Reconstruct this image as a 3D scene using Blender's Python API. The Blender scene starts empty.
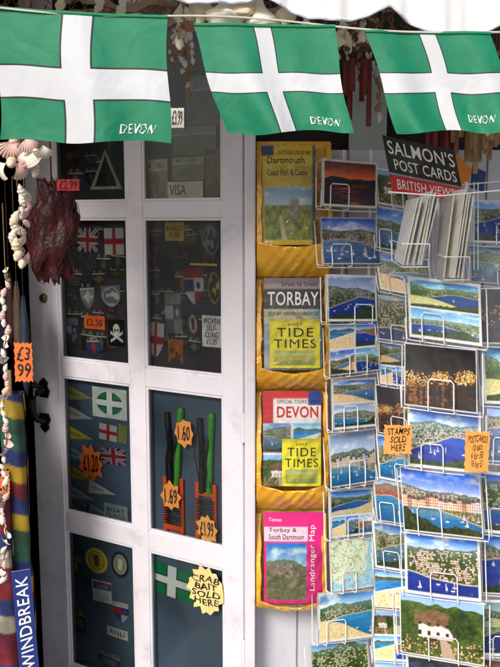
import bpy, math, random
import numpy as np
from mathutils import Vector, Euler
random.seed(7)
scn=bpy.context.scene
COL=scn.collection
# ---------------------------------------------------------------- camera
F=800.0; PITCH=math.radians(8); CAM=Vector((0,-2.0,1.6))
fw=Vector((0,math.cos(PITCH),-math.sin(PITCH))); up=Vector((0,math.sin(PITCH),math.cos(PITCH))); rt=Vector((1,0,0))
cd=bpy.data.cameras.new("camera"); cam=bpy.data.objects.new("camera",cd); COL.objects.link(cam)
cam.location=CAM; cam.rotation_euler=(math.radians(90)-PITCH,0,0)
cd.sensor_fit='HORIZONTAL'; cd.sensor_width=36; cd.lens=F/500*36; cd.clip_end=2000; cd.clip_start=0.05
scn.camera=cam
def ray(px,py): return fw+rt*((px-250)/F)+up*((333.5-py)/F)
def P(px,py,y):
    d=ray(px,py); t=(y-CAM.y)/d.y; return CAM+d*t
A=Vector((-0.02,0.1,0)); LD=Vector((-math.cos(math.radians(30)),math.sin(math.radians(30)),0)); ND=Vector((-0.5,-0.8660254,0))
def SZ(px,py,off=-0.03):
    d=ray(px,py); a=A+ND*off
    t=(a-CAM).dot(ND)/d.dot(ND); X=CAM+d*t
    return (X-a).dot(LD), X.z
def Dp(s,z,off): 
    v=A+LD*s+ND*off; return Vector((v.x,v.y,z))
# ---------------------------------------------------------------- colour utils
def lin(c):
    c=np.asarray(c,dtype=float); return np.where(c<=0.04045,c/12.92,((c+0.055)/1.055)**2.4)
def hx(h): h=h.lstrip('#'); return tuple(int(h[i:i+2],16)/255 for i in (0,2,4))
MATS={}
def mat(name,c,rough=0.6,var=0.12,scale=12,bump=0.0,bscale=60,metal=0,trans=0,coat=0,dirt=None,dscale=3,c2=None,bdist=0.004):
    if name in MATS: return MATS[name]
    m=bpy.data.materials.new(name); m.use_nodes=True; nt=m.node_tree; b=nt.nodes['Principled BSDF']
    if isinstance(c,str): c=hx(c)
    l=lin(c); 
    tc=nt.nodes.new('ShaderNodeTexCoord')
    n=nt.nodes.new('ShaderNodeTexNoise'); n.inputs['Scale'].default_value=scale; n.inputs['Detail'].default_value=5
    nt.links.new(tc.outputs['Object'],n.inputs['Vector'])
    r=nt.nodes.new('ShaderNodeValToRGB'); r.color_ramp.elements[0].position=0.3; r.color_ramp.elements[1].position=0.7
    a=np.clip(l*(1-var*1.6),0,1); d=np.clip(l*(1+var),0,1)
    if c2 is not None: a=lin(hx(c2) if isinstance(c2,str) else c2)
    r.color_ramp.elements[0].color=(*a,1); r.color_ramp.elements[1].color=(*d,1)
    nt.links.new(n.outputs['Fac'],r.inputs['Fac']); out=r.outputs['Color']
    if dirt is not None:
        n2=nt.nodes.new('ShaderNodeTexNoise'); n2.inputs['Scale'].default_value=dscale; n2.inputs['Detail'].default_value=8; n2.inputs['Roughness'].default_value=0.7
        nt.links.new(tc.outputs['Object'],n2.inputs['Vector'])
        r2=nt.nodes.new('ShaderNodeValToRGB'); r2.color_ramp.elements[0].position=0.54; r2.color_ramp.elements[1].position=0.76
        r2.color_ramp.elements[1].color=(0.7,0.7,0.7,1)
        nt.links.new(n2.outputs['Fac'],r2.inputs['Fac'])
        mx=nt.nodes.new('ShaderNodeMix'); mx.data_type='RGBA'
        nt.links.new(r2.outputs['Color'],mx.inputs['Factor']); nt.links.new(out,mx.inputs['A']); mx.inputs['B'].default_value=(*lin(hx(dirt) if isinstance(dirt,str) else dirt),1)
        out=mx.outputs['Result']
    nt.links.new(out,b.inputs['Base Color'])
    b.inputs['Roughness'].default_value=rough; b.inputs['Metallic'].default_value=metal
    b.inputs['Coat Weight'].default_value=coat
    if bump>0:
        n3=nt.nodes.new('ShaderNodeTexNoise'); n3.inputs['Scale'].default_value=bscale; n3.inputs['Detail'].default_value=4
        if bdist>.01: n3.inputs['Distortion'].default_value=1.2
        nt.links.new(tc.outputs['Object'],n3.inputs['Vector'])
        bp=nt.nodes.new('ShaderNodeBump'); bp.inputs['Strength'].default_value=bump; bp.inputs['Distance'].default_value=bdist
        nt.links.new(n3.outputs['Fac'],bp.inputs['Height']); nt.links.new(bp.outputs['Normal'],b.inputs['Normal']); nt.links.new(bp.outputs['Normal'],b.inputs['Coat Normal'])
    if trans>0:
        tr=nt.nodes.new('ShaderNodeBsdfTranslucent'); nt.links.new(out,tr.inputs['Color'])
        ms=nt.nodes.new('ShaderNodeMixShader'); ms.inputs[0].default_value=trans
        nt.links.new(b.outputs[0],ms.inputs[1]); nt.links.new(tr.outputs[0],ms.inputs[2])
        nt.links.new(ms.outputs[0],nt.nodes['Material Output'].inputs['Surface'])
    MATS[name]=m; return m
def printmat(name,rough=0.35,coat=0.3,bump=0.15,spec=.5):
    m=bpy.data.materials.new(name); m.use_nodes=True; nt=m.node_tree; b=nt.nodes['Principled BSDF']
    a=nt.nodes.new('ShaderNodeAttribute'); a.attribute_name='Col'
    tc=nt.nodes.new('ShaderNodeTexCoord'); n=nt.nodes.new('ShaderNodeTexNoise'); n.inputs['Scale'].default_value=220; n.inputs['Detail'].default_value=3
    nt.links.new(tc.outputs['Object'],n.inputs['Vector'])
    mr=nt.nodes.new('ShaderNodeMapRange'); mr.inputs['From Min'].default_value=0.3; mr.inputs['From Max'].default_value=0.7; mr.inputs['To Min'].default_value=0.82; mr.inputs['To Max'].default_value=1.07
    nt.links.new(n.outputs['Fac'],mr.inputs['Value'])
    vm=nt.nodes.new('ShaderNodeVectorMath'); vm.operation='SCALE'
    nt.links.new(a.outputs['Color'],vm.inputs[0]); nt.links.new(mr.outputs[0],vm.inputs['Scale'])
    nt.links.new(vm.outputs[0],b.inputs['Base Color'])
    b.inputs['Roughness'].default_value=rough; b.inputs['Coat Weight'].default_value=coat; b.inputs['Coat Roughness'].default_value=0.12
    b.inputs['Specular IOR Level'].default_value=spec
    n3=nt.nodes.new('ShaderNodeTexNoise'); n3.inputs['Scale'].default_value=14; nt.links.new(tc.outputs['Object'],n3.inputs['Vector'])
    bp=nt.nodes.new('ShaderNodeBump'); bp.inputs['Strength'].default_value=bump; bp.inputs['Distance'].default_value=0.01
    nt.links.new(n3.outputs['Fac'],bp.inputs['Height']); nt.links.new(bp.outputs['Normal'],b.inputs['Normal']); nt.links.new(bp.outputs['Normal'],b.inputs['Coat Normal'])
    return m
PRINT=printmat("printed_gloss_card",.33,.3,.3,.45); CLOTHP=printmat("printed_cloth",0.85,0,0.3)
# ---------------------------------------------------------------- object utils
WL={}
def thing(name,loc,label,category,group=None):
    o=bpy.data.objects.new(name,None); COL.objects.link(o); o.location=loc; o.empty_display_size=0.02
    WL[o]=Vector(loc); o["label"]=label; o["category"]=category
    if group: o["group"]=group
    return o
def meta(o,label=None,category=None,group=None,kind=None):
    if label: o["label"]=label
    if category: o["category"]=category
    if group: o["group"]=group
    if kind: o["kind"]=kind
def newobj(name,verts,faces,mats,parent=None,cols=None,uvs=None,smooth=False,mi=None,base=None,**kw):
    V=np.array([tuple(v) for v in verts],dtype=float)
    c=V.mean(0) if base is None else np.array(base)
    me=bpy.data.meshes.new(name); me.from_pydata((V-c).tolist(),[],[tuple(f) for f in faces]); 
    if not isinstance(mats,(list,tuple)): mats=[mats]
    for m in mats: me.materials.append(m)
    if mi: me.polygons.foreach_set('material_index',mi)
    if cols is not None:
        at=me.color_attributes.new('Col','FLOAT_COLOR','POINT')
        C=np.ones((len(V),4)); C[:,:3]=cols; at.data.foreach_set('color',C.ravel())
    if uvs is not None:
        ul=me.uv_layers.new(name='UVMap'); li=np.zeros(len(me.loops),dtype=np.int32); me.loops.foreach_get('vertex_index',li)
        ul.data.foreach_set('uv',np.array(uvs)[li].ravel())
    if smooth: me.polygons.foreach_set('use_smooth',[True]*len(me.polygons))
    me.update()
    o=bpy.data.objects.new(name,me); COL.objects.link(o)
    WL[o]=Vector(c)
    if parent is not None: o.parent=parent; o.location=Vector(c)-WL[parent]
    else: o.location=Vector(c)
    meta(o,**kw); return o
def inst(me,name,loc,rot,sc,parent):
    o=bpy.data.objects.new(name,me); COL.objects.link(o); WL[o]=Vector(loc)
    if parent is not None: o.parent=parent; o.location=Vector(loc)-WL[parent]
    else: o.location=loc
    o.rotation_euler=rot; o.scale=(sc,sc,sc) if not isinstance(sc,tuple) else sc
    return o
class G:
    def __init__(s): s.v=[]; s.f=[]
    def add(s,v,f):
        n=len(s.v); s.v+=[Vector(x) for x in v]; s.f+=[tuple(i+n for i in q) for q in f]
    def box(s,a,b):
        x0,y0,z0=a;x1,y1,z1=b
        s.add([(x0,y0,z0),(x1,y0,z0),(x1,y1,z0),(x0,y1,z0),(x0,y0,z1),(x1,y0,z1),(x1,y1,z1),(x0,y1,z1)],
              [(0,3,2,1),(4,5,6,7),(0,1,5,4),(1,2,6,5),(2,3,7,6),(3,0,4,7)])
    def dbox(s,s0,s1,z0,z1,o0,o1):
        p=[Dp(a,z,o) for z in (z0,z1) for a,o in ((s0,o1),(s1,o1),(s1,o0),(s0,o0))]
        s.add(p,[(0,1,2,3),(7,6,5,4),(1,0,4,5),(2,1,5,6),(3,2,6,7),(0,3,7,4)])
    def tube(s,pts,r,n=6,close=False):
        pts=[Vector(p) for p in pts]; V=[];Fc=[]
        m=len(pts)
        for i,p in enumerate(pts):
            if close: t=pts[(i+1)%m]-pts[i-1]
            else: t=pts[min(i+1,m-1)]-pts[max(i-1,0)]
            if t.length<1e-9: t=Vector((0,0,1))
            t.normalize(); a=Vector((0.13,0.31,0.94)) if abs(t.z)<0.9 else Vector((0.94,0.3,0.1))
            u=t.cross(a).normalized(); w=t.cross(u)
            rr=r[i] if isinstance(r,(list,tuple)) else r
            for k in range(n):
                an=2*math.pi*k/n; V.append(p+u*(rr*math.cos(an))+w*(rr*math.sin(an)))
        for i in range(m if close else m-1):
            for k in range(n):
                a=i*n+k;b=i*n+(k+1)%n;c=((i+1)%m)*n+(k+1)%n;d=((i+1)%m)*n+k; Fc.append((a,b,c,d))
        if not close: Fc.append(tuple(range(n))[::-1]); Fc.append(tuple((m-1)*n+k for k in range(n)))
        s.add(V,Fc)
    def blob(s,c,rx,ry,rz,n=10,m=7,fn=None):
        V=[];Fc=[]
        for j in range(m+1):
            th=math.pi*j/m
            for k in range(n):
                ph=2*math.pi*k/n; q=1.0 if fn is None else fn(th,ph)
                V.append((c[0]+rx*q*math.sin(th)*math.cos(ph),c[1]+ry*q*math.sin(th)*math.sin(ph),c[2]+rz*q*math.cos(th)))
        for j in range(m):
            for k in range(n): Fc.append((j*n+k,(j+1)*n+k,(j+1)*n+(k+1)%n,j*n+(k+1)%n))
        s.add(V,Fc)
    def obj(s,name,m,parent=None,bevel=0,**kw):
        o=newobj(name,s.v,s.f,m,parent,**kw)
        if bevel:
            b=o.modifiers.new('bevel','BEVEL'); b.width=bevel; b.segments=2; b.limit_method='ANGLE'
        return o
def bil(TL,TR,BR,BL,bow=0.0,nrm=None):
    def f(u,v):
        p=(BL*(1-u)+BR*u)*(1-v)+(TL*(1-u)+TR*u)*v
        return p
    if bow:
        n=(TR-TL).cross(TL-BL).normalized()
        if n.y>0: n=-n
        return lambda u,v: f(u,v)+n*bow*(math.sin(math.pi*min(max(u,0),1)))
    return f
def fnorm(f,u=0.5,v=0.5):
    e=0.01; n=(f(u+e,v)-f(u,v)).cross(f(u,v+e)-f(u,v)).normalized()
    if n.y>0: n=-n
    return n
def sheet(name,f,nu,nv,paint,parent=None,mask=None,thick=0.0,mat_=None,backcol=(0.8,0.8,0.78),smooth=False,aa=True,**kw):
    us=np.linspace(0,1,nu+1); vs=np.linspace(0,1,nv+1); U,Vv=np.meshgrid(us,vs)
    U=U.ravel();Vv=Vv.ravel()
    verts=[f(u,v) for u,v in zip(U,Vv)]
    if aa and nu>10:
        acc=0
        for a,b in ((-.3,-.15),(.15,-.3),(.3,.15),(-.15,.3)):
            acc=acc+lin(np.clip(paint(np.clip(U+a/nu,0,1),np.clip(Vv+b/nv,0,1)),0,1))
        cols=acc/4
    else: cols=lin(np.clip(paint(U,Vv),0,1))
    faces=[]
    for j in range(nv):
        for i in range(nu):
            if mask is not None and not mask((i+.5)/nu,(j+.5)/nv): continue
            a=j*(nu+1)+i; faces.append((a,a+1,a+nu+2,a+nu+1))
    if mask is not None:
        used=sorted(set(i for q in faces for i in q)); mp={o:i for i,o in enumerate(used)}
        verts=[verts[i] for i in used]; cols=cols[used]; faces=[tuple(mp[i] for i in q) for q in faces]
    if thick>0:
        n=fnorm(f); b=len(verts)
        cs=[f(0,0),f(1,0),f(1,1),f(0,1)]
        ex=[c-n*0.0002 for c in cs]+[c-n*thick for c in cs]
        verts+=ex; cols=np.vstack([cols,np.tile(lin(backcol),(8,1))])
        faces+=[(b+5,b+4,b+7,b+6)]+[(b+i,b+4+i,b+4+(i+1)%4,b+(i+1)%4) for i in range(4)]
    return newobj(name,verts,faces,mat_ or PRINT,parent,cols=cols,smooth=smooth,**kw)
_tc={}
def textgeo(s,shear=0.0,offset=0.0,spacing=1.0):
    k=(s,shear,offset,spacing)
    if k in _tc: return _tc[k]
    cu=bpy.data.curves.new('t','FONT'); cu.body=s; cu.size=1; cu.shear=shear; cu.offset=offset; cu.resolution_u=3; cu.space_character=spacing; cu.align_x='CENTER'; cu.space_line=0.85
    o=bpy.data.objects.new('t',cu); COL.objects.link(o); dg=bpy.context.evaluated_depsgraph_get(); dg.update()
    me=bpy.data.meshes.new_from_object(o.evaluated_get(dg)); 
    v=[(p.co.x,p.co.y) for p in me.vertices]; f=[tuple(p.vertices) for p in me.polygons]
    bpy.data.objects.remove(o); bpy.data.curves.remove(cu); bpy.data.meshes.remove(me)
    _tc[k]=(v,f); return v,f
def text_on(f,s,u0,v0,u1,v1,m,parent,off=0.0012,shear=0.0,bold=0.0,spacing=1.06,name="lettering",rot=False,wob=0):
    v,fc=textgeo(s,shear,bold,spacing)
    if not v: return
    xs=[p[0] for p in v]; ys=[p[1] for p in v]; x0,x1,y0,y1=min(xs),max(xs),min(ys),max(ys)
    out=[]
    for x,y in v:
        a=(x-x0)/(x1-x0+1e-9); b=(y-y0)/(y1-y0+1e-9)
        if rot: a,b=1-b,a
        if wob: b+=wob*math.sin(a*9+b*3); a+=wob*.8*math.sin(b*11+a*4)
        u=u0+(u1-u0)*a; w=v0+(v1-v0)*b
        n=fnorm(f,min(max(u,0.02),0.97),min(max(w,0.02),0.97))
        out.append(f(u,w)+n*off)
    return newobj(name,out,fc,m,parent)
# ---------------------------------------------------------------- painters
def vn(u,v,su,sv,seed):
    r=np.random.RandomState(seed%99991); g=r.rand(int(sv)+3,int(su)+3)
    x=np.clip(u,0,1)*su; y=np.clip(v,0,1)*sv; i=x.astype(int); j=y.astype(int); a=x-i; b=y-j
    a=a*a*(3-2*a); b=b*b*(3-2*b)
    return (g[j,i]*(1-a)+g[j,i+1]*a)*(1-b)+(g[j+1,i]*(1-a)+g[j+1,i+1]*a)*b
def cell(u,v,nu,nv,seed):
    r=np.random.RandomState(seed%99991); g=r.rand(nv+1,nu+1)
    return g[np.clip((v*nv).astype(int),0,nv),np.clip((u*nu).astype(int),0,nu)]
def mixc(a,b,t): return np.asarray(a)*(1-t[:,None])+np.asarray(b)*t[:,None]
def scenep(u,v,kind,seed):
    o=scenep_(u,v,kind,seed)
    if kind.startswith('multi'): return o
    r=np.random.RandomState(seed+77); tint=np.array([1+.14*(r.rand()-.5),1+.08*(r.rand()-.5),1+.14*(r.rand()-.5)])*(.88+.20*r.rand())
    o=o*tint; g=o.mean(1,keepdims=True); o=g+(o-g)*(.98+.22*r.rand()); o=(o-.5)*1.12+.485
    return np.clip(o,0.02,1)
def scenep_(u,v,kind,seed):
    r=np.random.RandomState(seed); N=len(u)
    if kind=='multi2':
        out=np.ones((N,3))*0.93
        for k,(a,b) in enumerate(((0,.485),(.515,1))):
            m=(v>=a)&(v<=b)&(u>.0)
            if m.any(): out[m]=scenep(u[m],(v[m]-a)/(b-a),['harbour','bay','cliff'][(seed+k)%3],seed+k*7+1)
        return out
    if kind=='multi4':
        out=np.ones((N,3))*0.93
        for k,(a,b,c,d) in enumerate(((0,.485,0,.48),(.515,1,0,.48),(0,.485,.52,1),(.515,1,.52,1))):
            m=(u>=a)&(u<=b)&(v>=c)&(v<=d)
            if m.any(): out[m]=scenep((u[m]-a)/(b-a),(v[m]-c)/(d-c),['harbour','beach','cliff','cottage','bay'][(seed+k)%5],seed+k*5+1)
        return out
    if kind=='multi3':
        out=np.ones((N,3))*0.93
        m=v>=.45; out[m]=scenep(u[m],(v[m]-.45)/.55,'bay',seed+4)
        for k in range(3):
            a=k/3+.01; b=(k+1)/3-.01; m=(u>=a)&(u<=b)&(v<.42)
            if m.any(): out[m]=scenep((u[m]-a)/(b-a),v[m]/.42,['boats','cliff','cottage','beach'][(seed+k)%4],seed+k*3+2)
        return out
    hor=0.48+0.24*r.rand()
    if kind=='town': hor=.68+.1*r.rand()
    fine=.6*vn(u,v,34,28,seed+3)+.4*vn(u,v,60,50,seed+31); med=vn(u,v,9,7,seed+4)
    if kind in('harbour','cliff','boats','bay','quay','town'):
        sk=[(.24,.48,.84),(.40,.62,.88),(.20,.40,.76),(.55,.66,.78)][r.randint(4)]
        sky=mixc((.82,.89,.95),sk,np.clip((v-hor)/(1-hor),0,1)); cl=np.clip(vn(u,v,4,8,seed+9)*1.4+vn(u,v,14,22,seed+10)*.6-1.0,0,1); sky=mixc(sky,(.98,.98,.98),cl)
        s0,s1=[((.06,.24,.48),(.22,.48,.72)),((.10,.36,.54),(.32,.62,.76)),((.20,.34,.48),(.48,.60,.70)),((.05,.17,.42),(.14,.38,.66))][r.randint(4)]
        sea=mixc(s0,s1,np.clip(.35*vn(u,v,5,30,seed+5)+.25*vn(u,v,20,60,seed+51)+.7*v/hor-.2,0,1))
        out=np.where((v>hor)[:,None],sky,sea)
        slope=(r.rand()-.5)*.3
        prof=hor+0.05+0.14*vn(u,u*0,3,1,seed+6)+0.03*vn(u,u*0,16,1,seed+8)+.012*vn(u,u*0,50,1,seed+81)+slope*(u-.5)
        shore=hor-.03-.08*vn(u,u*0,3,1,seed+16)-.015*vn(u,u*0,18,1,seed+19)-(.22*np.clip(1-u*1.6,0,1) if seed%2 else .22*np.clip(u*1.6-.6,0,1))
        if kind=='town': shore=.20+.14*vn(u,u*0,3,1,seed+16)+.05*np.sin(u*4+seed)
        hill=(v>shore)&(v<prof)
        hc=mixc((.10,.18,.09),(.40,.47,.25),fine*.6+med*.4)
        if kind=='cliff': hc=mixc((.42,.24,.16),(.70,.50,.36),fine); gr=v>prof-.05; hc[gr]=(.28,.38,.18)
        haze=np.clip((v-hor+.1)*2.0,0,.45); hc=mixc(hc,(.60,.70,.78),haze)
        out[hill]=hc[hill]
        if kind!='cliff':
            # houses: small rows with pale walls and darker roofs
            nx_,ny_=(34,26) if kind=='town' else (52,40)
            jj=np.floor(v*ny_); uu=u+.013*((jj*7)%3)
            cc=cell(uu,v,nx_,ny_,seed+11); dens=vn(u,v,6,5,seed+17); hs=hill&(v<prof-.03)&(cc+dens*.9>(1.02 if kind=='town' else 1.0)+(.25 if kind=='bay' else 0))
            fu=np.mod(uu*nx_,1); fv=np.mod(v*ny_,1)
            pal=np.array([(.93,.92,.89),(.86,.82,.74),(.78,.70,.60),(.82,.84,.86),(.92,.90,.84)])
            pi=(cell(uu,v,nx_,ny_,seed+12)*4.99).astype(int)
            wl=hs&(fv<.62)&(fu>.1)&(fu<.9); rf=hs&(fv>=.62)&(abs(fu-.5)<.5*(1.25-fv)+.1)
            out[wl]=(pal[pi]*.85+out*.15)[wl]; out[rf]=np.array([(.44,.30,.26),(.36,.35,.38),(.50,.36,.28)])[pi%3][rf]
        sh=(v<shore)&(v>shore-.02); out[sh]=np.array((.74,.70,.60))
        if kind=='bay':
            bc=(v<.42-.35*u+.06*np.sin(u*5)) if seed%3 else (v<.10+.35*u+.05*np.sin(u*6+1)); out[bc]=mixc((.76,.68,.52),(.90,.84,.70),fine)[bc]
        if kind=='quay':
            nh=17; x=u*nh; k=np.clip(np.floor(x).astype(int),0,nh-1); fr=x-k; hh=np.random.RandomState(seed+2).rand(nh+1); top=hor-.02+.10*hh[k]
            pal=np.array([(.92,.91,.87),(.86,.80,.68),(.74,.62,.56),(.80,.84,.87),(.88,.85,.74),(.84,.84,.84),(.70,.72,.74)])
            b=(v>hor-.13)&(v<top); out[b]=(pal[(hh[k]*37).astype(int)%7]*(.85+.2*fine[:,None]))[b]
            rf=(v>=top)&(v<top+.06*(1-2*abs(fr-.5))+.02); out[rf]=(.38,.34,.34)
            wn=b&(np.mod(fr*2,1)>.3)&(np.mod(fr*2,1)<.7)&(np.mod(v*22,1)<.5); out[wn]=out[wn]*.4
            rfl=(v<hor-.13)&(v>hor-.26); out[rfl]=(out*.7+.3*pal[(hh[k]*37).astype(int)%7]*.8)[rfl]
        nb={'harbour':14,'boats':22,'bay':5,'cliff':3,'quay':12,'town':6}[kind]
        for k in range(nb):
            bx=r.rand(); by=.06+r.rand()*max(.05,((hor-.24) if kind!='town' else .14)); s=(.008+.024*(1-by/hor))*(1.2 if kind=='boats' else 1); 
            hull=(abs(u-bx)<s*(1+.4*np.clip((v-by)/s,-1,1)))&(abs(v-by)<s*.32); out[hull]=(.92,.93,.94) if k%3 else (.18,.24,.40)
            if k%2==0:
                ms=(abs(u-bx)<.004)&(v>by)&(v<by+s*4); out[ms]=(.85,.85,.85)
                if k%4==0: sl=(v>by)&(v<by+s*3.2)&(u>bx)&(u<bx+s*.9*(1-(v-by)/(s*3.2))); out[sl]=(.92,.92,.90)
            rf=(abs(u-bx)<s*.7)&(v<by-s*.35)&(v>by-s*1.3); out[rf]=out[rf]*.7+.2
        if r.rand()<.4:
            fg=v<0.06+0.22*vn(u,u*0,4,1,seed+15)*(u if seed%3 else 1-u)*1.5+.04*vn(u,u*0,24,1,seed+18); fc=mixc((.06,.11,.05),(.30,.38,.18),fine); out[fg]=fc[fg]
        return out
    if kind=='night':
        sky=[(.06,.08,.24),(.05,.05,.13),(.16,.10,.20)][seed%3]
        out=mixc((.16,.09,.09),sky,np.clip(v*1.5-.2,0,1)); 
        band=np.exp(-((v-hor+.02+.15*(u-.5)*(1 if seed%2 else -1))/.16)**2); glow=np.clip(band*vn(u,v,10,9,seed)*1.3-.2,0,1); out=mixc(out,(.62,.30,.14),glow*.8)
        cc=cell(u,v,90,66,seed+2); lt=(cc*.5+vn(u,v,12,9,seed)*.3+band*.45>.93); lc=mixc((.90,.55,.25),(1,.92,.70),cell(u,v,90,66,seed+7)); out[lt]=lc[lt]
        rf=np.clip(vn(u,v*0,26,1,seed+8)*.6+vn(u,v,30,40,seed+9)*.5-.5,0,.35)*2.5*(v<hor-.12); out=mixc(out,(.62,.38,.20),np.clip(rf,0,1))
        return out
    if kind=='sunset':
        out=mixc((.90,.52,.20),(.32,.18,.16),np.clip(np.abs(v-hor)*2.2,0,1)); out=mixc(out,(.25,.13,.10),np.clip(vn(u,v,4,12,seed)*1.6-.9,0,1))
        prof=hor-.02+.10*vn(u,u*0,6,1,seed+6); h=(v<prof)&(v>hor-.12); out[h]=(.10,.07,.07); 
        rf=(v<hor-.12); out[rf]=mixc((.18,.10,.08),(.78,.42,.16),np.clip(vn(u,v,5,34,seed+2)*1.3-.3,0,1)*np.exp(-((u-.5)/.3)**2))[rf]
        return out
    if kind=='cottage':
        out=mixc((.10,.19,.07),(.42,.50,.24),fine*.6+med*.4); sk=v>.80+.08*med; out[sk]=(.58,.72,.88)
        x0=.15+.25*r.rand(); x1=x0+.42
        w=(u>x0)&(u<x1)&(v>.30)&(v<.55); out[w]=mixc((.80,.76,.68),(.92,.89,.82),fine)[w]; rf=(v>=.50+.02*np.sin(u*30))&(v<.78-.45*np.abs(u-(x0+x1)/2))&(u>x0-.05)&(u<x1+.05); out[rf]=mixc((.34,.28,.20),(.54,.46,.34),fine)[rf]
        wd=w&(np.mod((u-x0)*9,1)<.35)&(np.mod(v*6,1)<.45); out[wd]=(.18,.18,.2)
        tr=(np.hypot((u-x1-.12)/.16,(v-.55)/.24)<1+.3*(vn(u,v,14,12,seed+5)-.5)); out[tr]=mixc((.07,.13,.05),(.28,.38,.14),fine)[tr]
        pa=np.abs(u-(x0+.3)-.25*(.3-v))<.07*(1.2-2*v); pa=pa&(v<.3); out[pa]=(.64,.60,.52)
        fl=(v<.30)&~pa&(cell(u,v,60,50,seed)>.86); out[fl]=mixc((.76,.42,.50),(.90,.86,.60),cell(u,v,60,50,seed+1))[fl]
        return out
    if kind=='beach':
        out=mixc((.80,.72,.55),(.92,.86,.72),fine); sea=v>.38+.25*u; out[sea]=mixc((.14,.40,.60),(.34,.62,.76),vn(u,v,6,24,seed))[sea]; e=(v>.355+.25*u)&(v<.385+.25*u); out[e]=(.94,.95,.95); sk=v>.74; out[sk]=mixc((.78,.87,.95),(.38,.6,.86),np.clip((v-.74)*4,0,1))[sk]
        hl=(v>.70)&(v<.74+.10*vn(u,u*0,5,1,seed)); out[hl]=mixc((.20,.28,.14),(.5,.45,.32),fine)[hl]
        pp=(v<.40)&(cell(u,v,44,36,seed+2)>.94); out[pp]=np.stack([cell(u,v,44,36,seed+3),cell(u,v,44,36,seed+4),cell(u,v,44,36,seed+5)],1)[pp]*.8
        return out
    if kind=='map':
        out=mixc((.92,.91,.82),(.84,.88,.76),np.clip(med*2-.6,0,1)); se=(v<.35*vn(u,u*0,5,1,seed)+.1)|(u>.9-.2*med); out[se]=(.72,.84,.92)
        rd=np.abs(np.mod(v*2+.8*np.sin(u*6+seed),1)-.5)<.02; out[rd]=(.80,.58,.48); rd=np.abs(np.mod(u*2+.6*np.sin(v*7+seed),1)-.5)<.016; out[rd]=(.60,.66,.56)
        tx=(cell(u,v,60,36,seed)>.9); out[tx]=out[tx]*.65
        return out
    if kind=='dark':
        out=mixc((.07,.10,.18),(.24,.32,.44),fine*med*1.6); lt=(cell(u,v,60,46,seed)>.95)&(v>.3)&(v<.7); out[lt]=(.9,.75,.5); return out
    return np.ones((N,3))*.8
def cardp(kind,seed,border=.035):
    if seed%2==0: border=.012
    def p(u,v):
        b=border; out=scenep((u-b)/(1-2*b),(v-b*1.4)/(1-2.8*b),kind,seed)
        e=(u<b)|(u>1-b)|(v<b*1.4)|(v>1-b*1.4); out[e]=(.90,.90,.89); return out
    return p
# ---------------------------------------------------------------- common materials
M_white=mat('white_gloss_paint',(.895,.88,.915),.38,.03,9,.16,28,dirt='#aca8b4',dscale=8)
M_black=mat('black_ink','#121214',.6,.1)
M_wink=mat('white_ink','#f2f2f2',.6,.03)
M_red=mat('red_ink','#c8202a',.5,.1)
M_navy=mat('navy_ink','#1b2350',.5,.1)
M_orange=mat('fluorescent_orange_card','#f9a854',.65,.08,20)
M_dor=mat('deep_orange_card','#f37432',.65,.08,20)
M_cream=mat('cream_card','#ecd48c',.7,.08,20)
M_amber=mat('amber_plastic','#ffc42c',.22,.04,9,.55,14,coat=.9,c2='#f0a414',trans=.06,bdist=.016)
M_wire=mat('white_coated_wire','#f1f1f4',.35,.04)
M_iron=mat('black_iron','#17171a',.4,.2,30,.3,80,metal=.4)
M_cord=mat('brown_twine','#7c5c3c',.9,.25,60,.4,200)
def glassmat(name='window_glass',ior=1.62,r0=.02,r1=.25,col=(.88,.92,.93,1),bump=0,bs=20):
    m=bpy.data.materials.new(name); m.use_nodes=True; nt=m.node_tree; nt.nodes.clear()
    o=nt.nodes.new('ShaderNodeOutputMaterial'); t=nt.nodes.new('ShaderNodeBsdfTransparent'); g=nt.nodes.new('ShaderNodeBsdfGlossy'); mx=nt.nodes.new('ShaderNodeMixShader')
    fr=nt.nodes.new('ShaderNodeFresnel'); fr.inputs['IOR'].default_value=ior; t.inputs['Color'].default_value=col
    n=nt.nodes.new('ShaderNodeTexNoise'); tc=nt.nodes.new('ShaderNodeTexCoord'); nt.links.new(tc.outputs['Object'],n.inputs['Vector']); n.inputs['Scale'].default_value=6; n.inputs['Detail'].default_value=6
    mr=nt.nodes.new('ShaderNodeMapRange'); mr.inputs['To Min'].default_value=r0; mr.inputs['To Max'].default_value=r1; nt.links.new(n.outputs['Fac'],mr.inputs['Value']); nt.links.new(mr.outputs[0],g.inputs['Roughness'])
    if bump:
        n2=nt.nodes.new('ShaderNodeTexNoise'); n2.inputs['Scale'].default_value=bs; n2.inputs['Distortion'].default_value=1.5; nt.links.new(tc.outputs['Object'],n2.inputs['Vector'])
        bp=nt.nodes.new('ShaderNodeBump'); bp.inputs['Strength'].default_value=bump; bp.inputs['Distance'].default_value=.02; nt.links.new(n2.outputs['Fac'],bp.inputs['Height']); nt.links.new(bp.outputs[0],g.inputs['Normal'])
    nt.links.new(fr.outputs[0],mx.inputs[0]); nt.links.new(t.outputs[0],mx.inputs[1]); nt.links.new(g.outputs[0],mx.inputs[2]); nt.links.new(mx.outputs[0],o.inputs['Surface'])
    return m
M_glass=glassmat()
M_film=glassmat('clear_plastic_film',1.42,.03,.10,(1,1,1,1),.9,12)
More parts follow.
